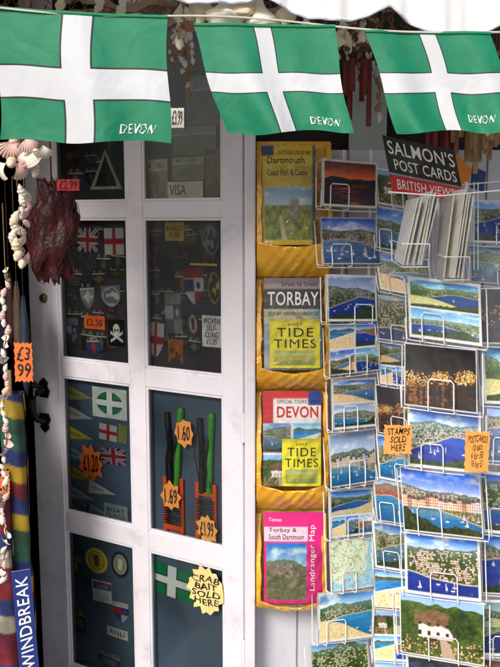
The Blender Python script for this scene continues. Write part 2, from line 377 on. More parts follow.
# ================================================================ SETTING
g=G(); g.add([(-300,-300,0),(300,-300,0),(300,300,0),(-300,300,0)],[(0,1,2,3)])
g.obj('ground',mat('asphalt',(.27,.27,.28),.9,.2,4,.3,80),kind='structure')
g=G()
for i in range(-8,9):
    for j in range(0,4):
        g.box((i*.6+.003,-2.2+j*.6,.004),(i*.6+.597,-1.606+j*.6,.06))
g.obj('pavement',mat('paving_stone',(.60,.59,.57),.85,.15,5,.3,60,dirt='#6d6a66'),bevel=.004,kind='structure')
shop=thing('shop_building',(0,.4,0),'small seaside gift shop front with pale boarded wall and dark interior','shop')
M_wall=mat('pale_boarded_wall','#cfcfda',.6,.05,4,.2,30,dirt='#9fa0ab',dscale=4)
ztop=P(300,150,.14).z
g=G()
x=.0155
while x<2.6:
    g.box((x,.14,0),(x+.117,.17,ztop)); g.box((x+.117,.150,0),(x+.122,.168,ztop)); x+=.122
g.obj('wall',M_wall,shop,bevel=.002)
g=G(); g.box((.016,.19,ztop+.0),(2.6,.22,3.2)); g.box((-.80,.19,2.50),(.016,.22,3.2)); g.box((-3,.19,0),(-.80,.22,3.2))
g.obj('fascia',mat('dark_brown_fascia','#2e2522',.8,.3,8,.3,30),shop)
g=G(); g.box((-3,3.0,0),(3,3.05,3.2)); g.box((-3,.22,0),(-2.95,3,3.2)); g.box((2.95,.22,0),(3,3,3.2)); g.box((-2.95,.22,2.9),(2.95,3,2.95)); g.box((.4,.23,0),(.43,2.99,2.89))
g.obj('interior_wall',mat('dim_interior','#3a2c26',.9,.3,3),shop)
g=G(); g.box((-2.9,.24,.01),(2.9,2.98,.05)); g.obj('interior_floor',mat('dark_floor','#2e2825',.8,.2,5),shop)
g=G(); zt=2.48
g.box((-.014,.05,.0),(.0145,.187,zt)); g.obj('door_jamb',M_white,shop,bevel=.004)
g=G(); g.box((-.80,.09,0),(-.745,.187,zt)); g.obj('door_jamb',mat('worn_dark_paint','#30282a',.6,.2),shop,bevel=.004)
g=G(); g.box((-.745,.10,zt-.04),(-.014,.187,zt)); g.obj('door_lintel',mat('worn_dark_paint','#30282a'),shop,bevel=.003)
# ================================================================ DOOR
door=thing('glazed_door',Dp(.35,0.05,-.02),'white painted glazed door with eight panes covered in stickers, ajar','door')
s_r=SZ(222,350,0)[0]; s_m1=SZ(144,350,0)[0]; s_m0=SZ(128.5,350,0)[0]; s_l=SZ(59,350,0)[0]; s_e=SZ(31,350,0)[0]
def zz(px,py): return SZ(px,py,0)[1]
rails=[(zz(222,218),zz(222,200)),(zz(222,397),zz(222,377)),(zz(222,570),zz(222,549))]
zT=2.40; zB=.06; zR=.17
g=G()
g.dbox(0,s_r,zB,zT,-.042,0); g.dbox(s_m1,s_m0,zR,zT-.1,-.040,-.002); g.dbox(s_l,s_e,zB,zT,-.042,0)
segs=[(s_r,s_m1),(s_m0,s_l)]
g.dbox(s_r,s_l,zT-.1,zT,-.041,-.001); g.dbox(s_r,s_l,zB,zR,-.041,-.001)
for a,b in segs:
    for z0,z1 in rails: g.dbox(a,b,z0,z1,-.039,-.003)
g.obj('door_frame',M_white,door,bevel=.003)
g=G()
zl=[zR]+[x for r in reversed(rails) for x in r]+[zT-.1]
panes=[]
for a,b in segs:
    for i in range(0,8,2):
        z0,z1=zl[i],zl[i+1]; panes.append((a,b,z0,z1)); w=.007
        g.dbox(a,a+w,z0,z1,-.016,-.0055); g.dbox(b-w,b,z0,z1,-.016,-.0055); g.dbox(a+w,b-w,z0,z0+w,-.016,-.006); g.dbox(a+w,b-w,z1-w,z1,-.016,-.006)
g.obj('glazing_bead',M_white,door,bevel=.002)
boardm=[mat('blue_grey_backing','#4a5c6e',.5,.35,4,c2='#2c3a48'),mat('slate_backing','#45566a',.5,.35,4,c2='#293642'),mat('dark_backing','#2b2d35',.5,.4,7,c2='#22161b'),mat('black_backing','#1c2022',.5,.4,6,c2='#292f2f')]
for k,(a,b,z0,z1) in enumerate(panes):
    g=G(); g.dbox(a,b,z0,z1,-.038,-.034)
    g.obj('backing_board',boardm[k%4],door)
    g=G(); g.add([Dp(b,z0,-.012),Dp(a,z0,-.012),Dp(a,z1,-.012),Dp(b,z1,-.012)],[(0,1,2,3)]); g.obj('glass_pane',M_glass,door)
hs,hz=SZ(45,405,0); 
g=G(); 
pts=[Dp(hs,hz-.050,.004),Dp(hs+.006,hz-.043,.026),Dp(hs+.012,hz-.022,.040),Dp(hs+.014,hz,.043),Dp(hs+.012,hz+.022,.040),Dp(hs+.006,hz+.043,.026),Dp(hs,hz+.050,.004)]
g.tube(pts,[.011,.010,.012,.015,.012,.010,.011],10)
for zc,sg in ((hz+.056,1),(hz-.056,-1)):
    pp=[]
    for (a,b) in ((-.016,-.03),(-.024,-.01),(-.014,.006),(-.018,.016),(0,.032),(.018,.016),(.014,.006),(.024,-.01),(.016,-.03)): pp.append((a,b*sg))
    if sg<0: pp=pp[::-1]
    v=[Dp(hs-a,zc+b,.006) for a,b in pp]+[Dp(hs-a,zc+b,.0) for a,b in pp]; n=len(pp)
    g.add(v,[tuple(range(n))[::-1]]+[(k,(k+1)%n,n+(k+1)%n,n+k) for k in range(n)])
g.tube([Dp(hs,hz+.06,.0),Dp(hs+.004,hz+.064,.026),Dp(hs+.012,hz+.074,.038),Dp(hs+.022,hz+.072,.042)],[.007,.007,.012,.010],8)
g.obj('handle',M_iron,door)
ls,lz=SZ(44,298,0); g=G(); g.tube([Dp(ls,lz,0),Dp(ls,lz,.006),Dp(ls,lz,.012)],[.015,.014,.009],14); g.obj('lock',mat('aged_brass','#6f6650',.35,.2,metal=.8),door)
for z in (.4,1.05,1.9):
    g=G(); g.tube([Dp(-.004,z-.04,.006),Dp(-.004,z+.04,.006)],.006,8); g.obj('hinge',M_white,door)
# ---- stickers
def dmap(x0,y0,x1,y1,off=-.0325,rot=0):
    s0,z0=SZ(x0,y0,off); s1,z1=SZ(x1,y1,off); cs,cz=(s0+s1)/2,(z0+z1)/2; w=s0-s1; h=z0-z1; c,s_=math.cos(rot),math.sin(rot)
    def f(u,v):
        a=(u-.5)*w; b=(v-.5)*h; return Dp(cs-(a*c-b*s_),cz+a*s_+b*c,off)
    return f
def circ(u,v): return (u-.5)**2+(v-.5)**2<.25
def shield(u,v): return abs(u-.5)<(.5 if v>.45 else .5*math.sqrt(max(0,v/.45)))
def pennR(u,v): return abs(v-.5)<.5*(1-u)
def tri(u,v): return abs(u-.5)<.5*(1-v)
def solid(c,k=1): c=np.array(hx(c))*k; return lambda u,v: np.tile(c,(len(u),1))*(0.85+.2*vn(u,v,4,4,5))[:,None]
def england(u,v):
    o=np.ones((len(u),3))*.66; o[(abs(u-.5)<.08)|(abs(v-.5)<.11)]=(.55,.12,.15); return o
def union(u,v):
    o=np.tile((.10,.13,.28),(len(u),1)); d=np.minimum(abs(u-v),abs(u+v-1)); o[d<.12]=(.58,.58,.60); o[d<.04]=(.50,.12,.16)
    o[(abs(u-.5)<.15)|(abs(v-.5)<.18)]=(.58,.58,.60); o[(abs(u-.5)<.08)|(abs(v-.5)<.10)]=(.50,.12,.16); return o
def devon(u,v):
    o=np.tile((.05,.45,.27),(len(u),1)); o[(abs(u-.5)<.12)|(abs(v-.5)<.15)]=(.05,.08,.07); o[(abs(u-.5)<.09)|(abs(v-.5)<.11)]=(.84,.86,.85); return o
def devonround(u,v):
    o=devon(u,v); r=np.hypot(u-.5,v-.5); o[r>.43]=(.8,.8,.8); return o
def skull(u,v):
    o=np.tile((.05,.05,.06),(len(u),1)); 
    for s in (1,-1):
        d=abs((v-.35)-s*.45*(u-.5)); o[(d<.05)&(abs(u-.5)<.38)]=(.8,.8,.78)
    o[(((u-.5)/.2)**2+((v-.62)/.22)**2<1)]=(.8,.8,.78); o[(abs(u-.5)<.11)&(v>.36)&(v<.5)]=(.8,.8,.78)
    for s in (-.08,.08): o[(np.hypot(u-.5-s,v-.6)<.055)]=(.05,.05,.06)
    return o
def badge(a,b,c):
    a,b,c=map(lambda q:np.array(hx(q)),(a,b,c))
    def p(u,v):
        o=np.tile(b,(len(u),1)); r=np.hypot(u-.5,v-.5); o[r>.36]=a; o[(r>.34)&(r<.37)]=c; o[(abs(u-.5)<.10+.1*(v-.3))&(abs(v-.5)<.22)]=c; return o
    return p
def crest(a,b,c,dim=.82):
    a,b,c=map(lambda q:np.array(hx(q))*dim,(a,b,c))
    def p(u,v):
        o=np.tile(a,(len(u),1))
        k=int(a[0]*97+b[1]*53+c[2]*31)%5
        if k!=4: o[v>.74]=b
        if k==0: m=(np.hypot((u-.5)*1.1,v-.45)<.2); q=(np.abs(u-.5)<.07)&(v>.12)&(v<.66)
        elif k==1: m=(np.abs(u-.5)+np.abs(v-.42)<.26); q=(np.abs(v-.42)<.05)&(np.abs(u-.5)<.36)
        elif k==2: m=(v>.2)&(v<.62)&(np.abs(np.mod(v*7,1)-.5)<.25)&(np.abs(u-.5)<.34); q=m
        elif k==3: m=(u<.5)&(v<.7)&(v>.36); o[(u>=.5)&(v<.36)]=b; q=(np.hypot(u-.72,v-.52)<.1)
        else: m=(vn(u,v,7,7,int(c[0]*900))>.62)&(np.hypot(u-.5,v-.5)<.38); q=(np.hypot(u-.5,v-.5)>.40)&(np.hypot(u-.5,v-.5)<.44)
        o[m|q]=c
        if k<3:
            o[(abs(v-.73)<.02)]=(.75,.73,.66); tx=(v>.79)&(v<.92)&(vn(u,v*0,22,1,3)>.5)&(abs(u-.5)<.36); o[tx]=b*.3+.45*(1 if b.mean()<.5 else 0)
        return o*(.85+.2*vn(u,v,5,5,int(a[1]*500)))[:,None]
    return p
RS=random.Random(3)
def stick(kind,box,paint,mask=None,rot=None,lab=None,n=36,off=-.0325):
    if rot is None: rot=RS.uniform(-.10,.10) if kind=='sticker' else 0
    f=dmap(*box,off=off,rot=rot); o=sheet(kind,f,n,n,paint,door,mask=mask)
    if lab: o["label"]=lab
    return f,o
# dim under-layer of overlapping patches in the upper panes
pal3=[('#4d5460','#6b6f76','#8a867c'),('#5a3c40','#6a655c','#908a78'),('#3f4d68','#703038','#8a8a8a'),('#3c4a3c','#5c5a40','#7a7a60'),('#2c2e36','#50505a','#74706a'),('#54483a','#3c3630','#8a7a58')]
RU=random.Random(21)
for (X0,X1,Y0,Y1,nx_,ny_) in ((63,121,226,350,4,6),(147,214,224,352,5,6),(66,112,150,190,3,2)):
    for i in range(nx_):
        for j in range(ny_):
            if RU.random()<.12: continue
            x=X0+(X1-X0)*(i+RU.uniform(-.1,.3))/nx_; y=Y0+(Y1-Y0)*(j+RU.uniform(-.2,.3))/ny_; w_=RU.uniform(11,17); h_=RU.uniform(13,24)
            x=min(x,X1-w_+6); stick('sticker',(x,y,x+w_,y+h_),crest(*pal3[RU.randint(0,5)],dim=RU.uniform(.55,.8)),RU.choice([None,None,shield,circ]),n=22,off=-.0335+.00008*(i*ny_+j)%.0008)
stick('sticker',(104,228,124,255),england,lab='white sticker with red cross',rot=.02)
stick('sticker',(77,228,98,252),union,lab='union flag sticker',rot=-.03)
stick('sticker',(80,281,95,309),crest('#8d9096','#2a2c33','#d5d3cc'),shield)
stick('sticker',(101,285,121,308),crest('#7d8086','#3a3c44','#d6d4cc'),shield)
stick('sticker',(108,319,125,347),skull,lab='black skull and crossbones sticker',rot=.03)
stick('sticker',(63,262,75,280),crest('#7c4444','#36363b','#adaaa3'))
stick('sticker',(64,318,79,343),crest('#374a6c','#757a82','#979797'),shield)
stick('sticker',(63,229,74,252),crest('#5d2c34','#8d8d8d','#c0b070'),shield)
stick('sticker',(86,336,101,356),crest('#30507c','#a5a5a5','#c74747'),circ)
stick('sticker',(89,150,122,189),solid('#a9aba6'),tri,lab='pale triangular pennant sticker',rot=0)
f,o=stick('sticker',(94,156,117,186),solid('#22262a'),tri,off=-.0318,rot=0)
stick('leaflet',(145,160,168,199),crest('#a8a79c','#d8d6ce','#7c7a70')); 
f,o=stick('leaflet',(166,182,203,198),solid('#e3e3de')); text_on(f,'VISA',.1,.2,.55,.8,M_navy,o); 
stick('leaflet',(172,158,204,180),crest('#8f9a90','#b9bdb5','#60686a'))
stick('leaflet',(205,150,221,197),crest('#53605c','#7d857e','#3b4240'))
stick('leaflet',(172,128,216,154),crest('#5b6966','#8b938c','#49524f'))
stick('leaflet',(186,78,219,124),crest('#4b5250','#7b7f7a','#3a3f3c')); stick('leaflet',(148,84,168,122),crest('#4b3f39','#6b5f50','#8a8270'))
f,o=stick('notice',(165,222,184,241),solid('#c8a246'),off=-.0322); text_on(f,'BADGES\n£1.50',.08,.2,.92,.8,M_black,o)
stick('sticker',(201,223,220,257),crest('#4a5668','#c9c9c6','#9a9fa8'),shield)
stick('sticker',(190,263,217,266),solid('#d9c14c'),lab='thin yellow strip',rot=0,off=-.032)
stick('sticker',(184,268,204,305),crest('#c2c4c8','#a02b35','#2e3d66'),shield)
stick('sticker',(207,270,221,306),crest('#36383e','#5a6272','#b89b3c'),shield)
stick('sticker',(165,293,182,334),crest('#5a6470','#8e949a','#b3b8c8'))
stick('sticker',(147,322,164,358),england,shield)
stick('sticker',(187,310,199,338),badge('#333a48','#8b7f6a','#402a2a'),circ)
f,o=stick('notice',(202,315,222,348),solid('#d4d4ce')); text_on(f,'WOVEN\nSELF-\nCLING\n£1.75',.08,.08,.92,.92,M_black,o,shear=.2)
stick('sticker',(168,339,183,364),crest('#c0702c','#d99a3c','#7a3a20'),lambda u,v: not(v<.3 and abs(u-.5)<.5*(.3-v)/.3))
# lower left pane
f,o=stick('notice',(92,386,127,421),solid('#d6d9d5')); stick('sticker',(94,388,125,419),devonround,circ,off=-.0318,lab='round green sticker with white cross',n=60,rot=0)
stick('sticker',(99,423,117,442),england); stick('sticker',(118,424,127,444),solid('#7c8a4a')); stick('sticker',(101,446,126,467),union,lab='union flag sticker')
for i,(x,y,c) in enumerate(((63,384,'#a3a65e'),(63,404,'#b4b4ac'),(63,424,'#c0b13c'),(63,444,'#7fa4c3'),(65,464,'#c4b440'),(65,484,'#b5c3d0'),(66,503,'#b8b23c'),(86,479,'#d9dce0'),(86,503,'#7c9fb0'))):
    cc=tuple(np.array(hx(c))*.5)
    def pn(u,v,c=np.array(hx(c))*.88,cc=np.array(cc)):
        o=np.tile(c,(len(u),1)); o[u<.10]=cc; o[(abs(v-.5)<.07)&(u>.18)&(u<.6)&(np.mod(u*16,1)<.6)]=cc; return o*(.85+.2*vn(u,v,5,5,8))[:,None]
    stick('pennant',(x,y,x+30,y+22),pn,pennR,rot=-.10,lab='small triangular pennant',off=-.0325+.0003*(i%3))
f,o=stick('notice',(104,502,128,530),solid('#8b959c'),off=-.0312)
text_on(f,'BOAT\nFLAGS\n£2.50',.1,.15,.9,.85,M_black,o)
stick('sticker',(85,545,108,576),badge('#d9c04e','#b8b04e','#5a5a20'),circ,lab='round yellow badge sticker',n=48); stick('sticker',(111,549,129,580),badge('#23262e','#8f8660','#c0c0c0'),circ,n=40)
f,o=stick('notice',(92,578,112,605),solid('#c9ccd2'),rot=.05); stick('sticker',(93,580,111,592),crest('#4a5878','#9b3040','#d5d5d5'),off=-.0318,rot=.05)
stick('sticker',(113,600,129,624),crest('#2f4f9a','#e0e0e0','#c33a3a'),shield); f,o=stick('notice',(107,625,128,641),solid('#d2d2ce')); text_on(f,'RNLI',.15,.25,.85,.75,M_navy,o)
stick('sticker',(72,606,86,634),crest('#405068','#8b7a50','#a8a8a8'))
stick('sticker',(98,648,120,672),crest('#3f4d68','#757a82','#a8a8a8'),shield); stick('sticker',(70,552,82,578),crest('#405a4c','#6a7a60','#a0a890'),shield)
f,o=stick('flag_sticker',(148,560,196,604),devon,lab='green sticker flag with white cross',rot=-.06,n=80)
def star(px,py,wpx,hpx,txt,m,off=-.030,n=10,inner=.78,shear=.1,rot=0.05,tsz=.6,lab=None):
    s,z=SZ(px,py,off); s0=SZ(px-wpx/2,py,off)[0]; s1=SZ(px+wpx/2,py,off)[0]; W=(s0-s1)/2; z0=SZ(px,py-hpx/2,off)[1]; z1=SZ(px,py+hpx/2,off)[1]; H=(z0-z1)/2
    c=Dp(s,z,off); up_=Vector((0,0,1)); right=-LD
    ax=right*math.cos(rot)+up_*math.sin(rot); ay=-right*math.sin(rot)+up_*math.cos(rot)
    rr=random.Random(int(px)); pts=[]
    for k in range(2*n):
        r=(1 if k%2==0 else inner)*(1+rr.uniform(-.09,.09)); a=math.pi*k/n+rr.uniform(-.05,.05); pts.append(c+ax*(r*math.cos(a)*W)+ay*(r*math.sin(a)*H)+ND*rr.uniform(0,.0015))
    o=newobj('price_tag',pts+[c],[(k,(k+1)%(2*n),2*n) for k in range(2*n)],m,door)
    f=lambda u,v: c+ax*((u-.5)*2*W)+ay*((v-.5)*2*H)
    text_on(f,txt,.5-tsz/2,.5-tsz*.42,.5+tsz/2,.5+tsz*.42,M_black,o,shear=shear,bold=.012,off=.0022,wob=.03)
    if lab: o["label"]=lab
    return o
star(206,590,38,48,'CRAB\nBAIT\nSOLD\nHERE',M_cream,off=.004,n=14,inner=.86,tsz=.72,lab='cream starburst notice for crab bait')
star(91,463,27,38,'£1.20',M_dor,off=-.028,n=9,inner=.7,tsz=.55)
star(184,433,20,30,'1.60',M_orange,off=-.014,n=8)
star(171,496,21,30,'1.69',M_orange,off=-.014,n=8)
star(207,529,22,30,'£1.99',mat('amber_card','#f3b662',.6,.06,20),off=-.014,n=9)
f,o=stick('price_tag',(84,315,105,330),solid('#ee6c2c'),off=-.031); text_on(f,'£2.50',.12,.25,.88,.75,M_black,o)
M_or=mat('orange_plastic','#e05520',.35,.12); M_gr=mat('green_plastic','#46a036',.35,.2); M_bl=mat('black_handle','#141416',.5,.2,40,.3,150)
def crabline(px,y0,y1,y2,tl,label):
    s,za=SZ(px,y0,-.03); zb=SZ(px,y1,-.03)[1]; zc=SZ(px,y2,-.03)[1]
    t=thing('crab_line',Dp(s,zc,-.026),label,'crab line','crab fishing lines on the door')
    g=G(); w=.036
    g.dbox(s-w,s-w+.013,zc,zb+.01,-.031,-.023); g.dbox(s+w-.013,s+w,zc,zb+.01,-.031,-.023); g.dbox(s-w+.013,s+w-.013,zc+.015,zc+.030,-.0305,-.0235); g.dbox(s-w+.013,s+w-.013,zb-.03,zb-.018,-.0305,-.0235)
    g.obj('reel',M_or,t,bevel=.002)
    g=G()
    for k in range(13):
        z=zc+.035+(zb-.04-zc-.035)*k/12; g.tube([Dp(s-w+.004,z,-.022),Dp(s,z+.003+.003*math.sin(k*2),-.020),Dp(s+w-.004,z,-.022)],.0026,5)
    q=random.Random(int(px))
    for k in range(6):
        p0=(s+q.uniform(-.02,.02),zb); p1=(s+q.uniform(-.035,.03),(za+zb)/2+q.uniform(-.03,.07)); g.tube([Dp(p0[0],p0[1],-.019),Dp((p0[0]+p1[0])/2+.012,(p0[1]+p1[1])/2,-.0155),Dp(p1[0],p1[1],-.019)],.0015,5)
    g.obj('line',M_bl,t)
    def hd(o_,z):  return Dp(s+o_+tl*(z-zb),z,-.026)
    g=G(); g.tube([hd(-.012,zb-.02),hd(-.012,zb+.03),hd(-.010,(za+zb)/2),hd(-.009,za-.012),hd(-.009,za)],[.008,.010,.008,.010,.007],10); g.obj('handle',M_gr,t)
    g=G(); g.tube([Dp(s+.014,zb-.02,-.027),Dp(s+.016+tl*.4*(za-zb)/2,(za+zb)/2,-.027),Dp(s+.020,za-.02,-.027)],[.010,.008,.009],8); g.obj('grip',M_bl,t)
crabline(173,406,480,534,-.10,'orange crab line reel with green handle behind glass'); crabline(206,412,486,541,-.06,'orange and black crab line reel with green rod behind glass')
# ================================================================ MAP HOLDER
mh=thing('map_holder',P(293,620,.12),'tall amber plastic holder with four pockets of maps on the wall','map holder')
hx0=P(256.5,380,.05).x; hx1=P(329.5,380,.05).x
zt_=P(290,141,.1).z; zb_=P(290,607,.1).z
g=G(); g.box((hx0,.108,zb_),(hx1,.122,zt_)); g.obj('back_board',M_amber,mh,bevel=.003)
pockets=[(141,242,279),(279,368,392),(392,485,513),(513,601,613)]
for pi_,(ya,ym,yc) in enumerate(pockets):
    z0=P(290,yc,.07).z; zm=P(290,ym,.04).z; za=P(290,ya+1,.09).z
    V=[];Fc=[]; nx=37; K=15
    for i in range(nx):
        t=i/(nx-1); x=hx0+(hx1-hx0)*t; bow=.014*math.sin(math.pi*t)
        for k in range(K):
            a=k/(K-1); y=.098-.060*math.sin(a*math.pi/2)**.9; z=z0+(zm-z0)*a
            cr=.0030*math.sin(t*19+a*7+pi_*2)+.0022*math.sin(t*41-a*13+pi_)+.0012*math.sin(t*77+a*21)
            V.append((x,y-bow*a+cr*math.sin(math.pi*t),z-(.016*math.sin(math.pi*t)-.004)*a))
    for i in range(nx-1):
        for k in range(K-1): a=i*K+k; Fc.append((a,a+K,a+K+1,a+1))
    o=newobj('pocket',V,Fc,M_amber,mh,smooth=True); sm=o.modifiers.new('solid','SOLIDIFY'); sm.thickness=.003
    for sgn,xa in ((1,hx0),(-1,hx1)):
        V=[];Fc=[];K2=18
        for k in range(K2+1):
            a=k/K2; z=zm+(za-zm)*a; y=.036+.060*(a**1.5); wd=.0125*(1+.12*math.sin(a*17+pi_)); 
            V+= [(xa,.107,z),(xa,y,z),(xa+sgn*wd,y-.001,z),(xa+sgn*wd,y+.003,z),(xa+sgn*.003,y+.004,z),(xa+sgn*.003,.107,z)]
        for k in range(K2):
            for q in range(5):
                a=k*6+q; Fc.append((a,a+1,a+7,a+6) if sgn<0 else (a,a+6,a+7,a+1))
        newobj('pocket_side',V,Fc,M_amber,mh,smooth=False)
    V=[];Fc=[];nx=25;K=17; yt=ym-(yc-ya)*.62; zt2=P(290,yt,.02).z
    for i in range(nx):
        t=i/(nx-1); x=hx0+.003+(hx1-hx0-.006)*t
        for k in range(K):
            a=k/(K-1); y=.0215-.006*math.sin(math.pi*t)+(.012*a)+.0014*math.sin(t*13+a*9+pi_)+.0009*math.sin(t*29-a*23)
            V.append((x,y,zm-.002+(zt2-zm)*a+.004*math.sin(t*9+pi_)*a))
    for i in range(nx-1):
        for k in range(K-1): a=i*K+k; Fc.append((a,a+K,a+K+1,a+1))
    newobj('pocket_film',V,Fc,M_film,mh,smooth=True)
def maptop(name,x0,y0,x1,y1,paint,label,cat,dt=.085,db=.045,n=(60,90),tilt=0,thick=.012):
    TL=P(x0,y0,dt);TR=P(x1,y0+tilt,dt);BR=P(x1,y1+tilt,db);BL=P(x0,y1,db)
    f=bil(TL,TR,BR,BL,bow=.003)
    o=sheet(name,f,n[0],n[1],paint,thick=thick,label=label,category=cat); return f,o
def cov1(u,v):
    o=np.tile((.92,.78,.16),(len(u),1)); m=(v<.58)&(u>.05)&(u<.95)&(v>.05); s=scenep(u,np.clip((v-.05)/.53,0,1),'cliff',5); g_=mixc((.34,.44,.14),(.72,.74,.32),vn(u,v,20,24,3)); s=np.where((v<.40)[:,None],g_,s)
    tw=(u>.52)&(u<.70)&(v>.26)&(v<.46); s[tw]=mixc((.50,.46,.38),(.72,.68,.6),vn(u,v,30,40,1))[tw]; pt=np.abs(u-.35-.3*(.3-v))<.05*(1-v); s[pt&(v<.3)]=(.82,.78,.62)
    o[m]=s[m]; q=(v>.60)&(v<.80); o[q]=mixc((.78,.66,.16),(.90,.79,.26),vn(u,v,9,5,2))[q]; o[(u>.95)]=(.30,.32,.35); o[(v>.90)&(u<.22)]=(.2,.3,.5); return o
f,o=maptop('folded_map',262,146,315,245,cov1,'yellow walking map with a coastal photo in an amber pocket','map')
text_on(f,'Dartmouth',.10,.82,.80,.89,M_black,o); text_on(f,'OUTDOOR LEISURE MAP',.30,.91,.92,.95,M_navy,o); text_on(f,'Coast Path & Castle',.10,.70,.85,.76,M_black,o)
def cov2(u,v):
    o=scenep(u,np.clip(v/.8,0,1),'map',8)*.82; m=v>.80; o[m]=(.62,.56,.58); m=(v>.66)&(v<.88); o[m]=(.16,.16,.17); o[v>.94]=(.48,.42,.46); m=(u<.2)&(v<.5); o[m]=mixc((.85,.85,.8),(.4,.55,.7),vn(u,v,6,20,3))[m]; return o
f,o=maptop('street_atlas',264,278,322,370,cov2,'street atlas with black title band in an amber pocket','map')
text_on(f,'TORBAY',.06,.70,.94,.85,M_wink,o,bold=.01); text_on(f,'Street by Street',.30,.895,.92,.955,M_black,o); text_on(f,'BRIXHAM  DARTMOUTH  PAIGNTON',.08,.59,.94,.63,M_black,o)
def tide(u,v):
    o=np.tile((.95,.92,.22),(len(u),1)); m=(v<.36)&(v>.06)&(u>.08)&(u<.9); o[m]=scenep(u,np.clip((v-.06)/.3,0,1),'harbour',21)[m]*.4+np.array((.54,.52,.14)); o[v>.93]=(.86,.80,.18); return o
def tidebook(x0,y0,x1,y1):
    f,o=maptop('tide_table_booklet',x0,y0,x1,y1,tide,'small yellow tide times booklet tucked in front of a map','booklet',dt=.040,db=.030,n=(36,44),thick=.003)
    text_on(f,'TIDE',.14,.64,.86,.82,M_black,o,spacing=1.15); text_on(f,'TIMES',.08,.41,.92,.59,M_black,o,spacing=1.15); text_on(f,'2007',.35,.87,.65,.92,M_navy,o)
tidebook(270,319,320,368)
def cov3(u,v):
    o=scenep(u,np.clip(v/.68,0,1),'multi4',3); m=v>.66; o[m]=(.93,.92,.92); m=(v>.92); o[m]=(.85,.15,.20); m=(v>.85)&(u>.78); o[m]=(.15,.25,.6); m=(u<.18)&(v>.66); o[m]=(.75,.12,.2); return o
f,o=maptop('tourist_map',263,391,321,486,cov3,'red and white tourist map in an amber pocket','map')
text_on(f,'DEVON',.24,.72,.95,.84,M_red,o,bold=.02); text_on(f,'OFFICIAL TOURIST MAP',.24,.87,.95,.91,M_navy,o)
tidebook(282,439,321,486)
def cov4(u,v):
    o=np.tile((.88,.14,.52),(len(u),1)); m=(v<.66)&(v>.04)&(u<.72)&(u>.04); s=scenep(np.clip(u/.72,0,1),np.clip(v/.66,0,1),'cliff',33); gr=mixc((.24,.28,.16),(.60,.58,.46),.5*vn(u,v,16,22,3)+.5*vn(u,v,40,60,4)); s=np.where((v<.36)[:,None],gr,s*.95)
    rk=(np.hypot((u-.36)/.2,(v-.36)/.09)<1+.3*(vn(u,v,12,14,2)-.5)); s[rk]=mixc((.26,.24,.22),(.70,.66,.60),vn(u,v,30,40,6))[rk]
    o[m]=s[m]; m=(v>.68)&(v<.84)&(u<.74); o[m]=(.93,.80,.88); return o
f,o=maptop('folded_map',264,512,323,603,cov4,'pink ordnance map with moorland photo in an amber pocket','map')
text_on(f,'Torbay &',.08,.77,.55,.83,M_black,o); text_on(f,'South Dartmoor',.08,.70,.68,.76,M_black,o); text_on(f,'Totnes',.08,.90,.30,.94,M_wink,o)
text_on(f,'Landranger Map',.765,.14,.885,.86,M_wink,o,rot=True)
# ================================================================ POSTCARDS
desc={'town':'white hillside town','harbour':'harbour and hillside houses','quay':'painted quayside houses','cliff':'red cliffs and sea','boats':'boats moored in a harbour','night':'town lights at night','sunset':'orange sunset over water','cottage':'thatched cottage and garden','beach':'sandy beach','map':'illustrated county map','multi2':'two coastal views','multi3':'bay with three small views','multi4':'four holiday views','dark':'dark evening view','bay':'wide blue bay and beach'}
seed=[100]
def card(x0,y0,x1,y1,sl,dL,dR,kind,rack,lean=.03,sb=None,n=(96,72),wire=True):
    seed[0]+=1; j=lambda a=2.2: random.uniform(-a,a)
    if sb is None: sb=sl
    dd=random.uniform(-.008,.008); dL+=dd; dR+=dd+random.uniform(-.012,.012)
    TL=P(x0+j(),y0+j(),dL+lean);TR=P(x1+j(),y0+sl+j(),dR+lean);BR=P(x1-1+j(),y1+sb+j(),dR);BL=P(x0+2+j(),y1+j(),dL)
    BR=TR+(BL-TL)+ (BR-(TR+(BL-TL)))*.3
    base=bil(TL,TR,BR,BL); nb=fnorm(base); bw=random.uniform(-.002,.005); cu=random.uniform(-.004,.009)
    def f(u,v): return base(u,v)+nb*(bw*math.sin(math.pi*min(max(u,0),1))+cu*max(0,v)**3*(.4+.6*u))
    o=sheet('postcard',f,n[0],n[1],cardp(kind,seed[0]),thick=random.uniform(.002,.009),label='postcard of '+desc[kind]+' in white wire rack',category='postcard',group='postcards in the wire racks')
    if wire and rack is not None:
        nn=nb; g=G()
        ps=random.choice([[.12,.45],[.5,.86],[.35,.7],[.2,.5]]); H=random.uniform(.34,.46)
        def hair(a,b,h): 
            return [f(a,.05)-nn*.022,f(a,-.05)-nn*.006,f(a,-.05)+nn*.006,f(a,0)+nn*.009,f(a,h-.05)+nn*.010,f(a+.03,h)+nn*.010,f(b-.03,h)+nn*.010,f(b,h-.05)+nn*.010,f(b,0)+nn*.009,f(b,-.05)+nn*.006,f(b,-.05)-nn*.006,f(b,.05)-nn*.022]
        g.tube(hair(ps[0],ps[1],H),.0015,6)
        g.tube([f(-.06,.95)-nn*.014,f(-.06,.02)-nn*.014,f(-.05,-.05)-nn*.012,f(.5,-.06)-nn*.012,f(1.05,-.05)-nn*.012,f(1.06,.02)-nn*.014,f(1.06,.95)-nn*.014],.0014,6)
        g.tube([f(-.06,.02)-nn*.014,f(-.03,-.04)+nn*.004,f(-.04,.30)+nn*.008],.0014,6)
        g.obj('wire_holder',M_wire,rack)
    return f,o
def rackpole(x,y,z0,z1,rack,r=.004):
    g=G(); g.tube([(x,y,z0),(x,y,z1)],r,8); g.obj('pole',M_wire,rack)
RG='wire postcard racks by the wall'
r1=thing('postcard_rack',P(352,667,.10),'narrow white wire rack of postcards beside the map holder','postcard rack',RG)
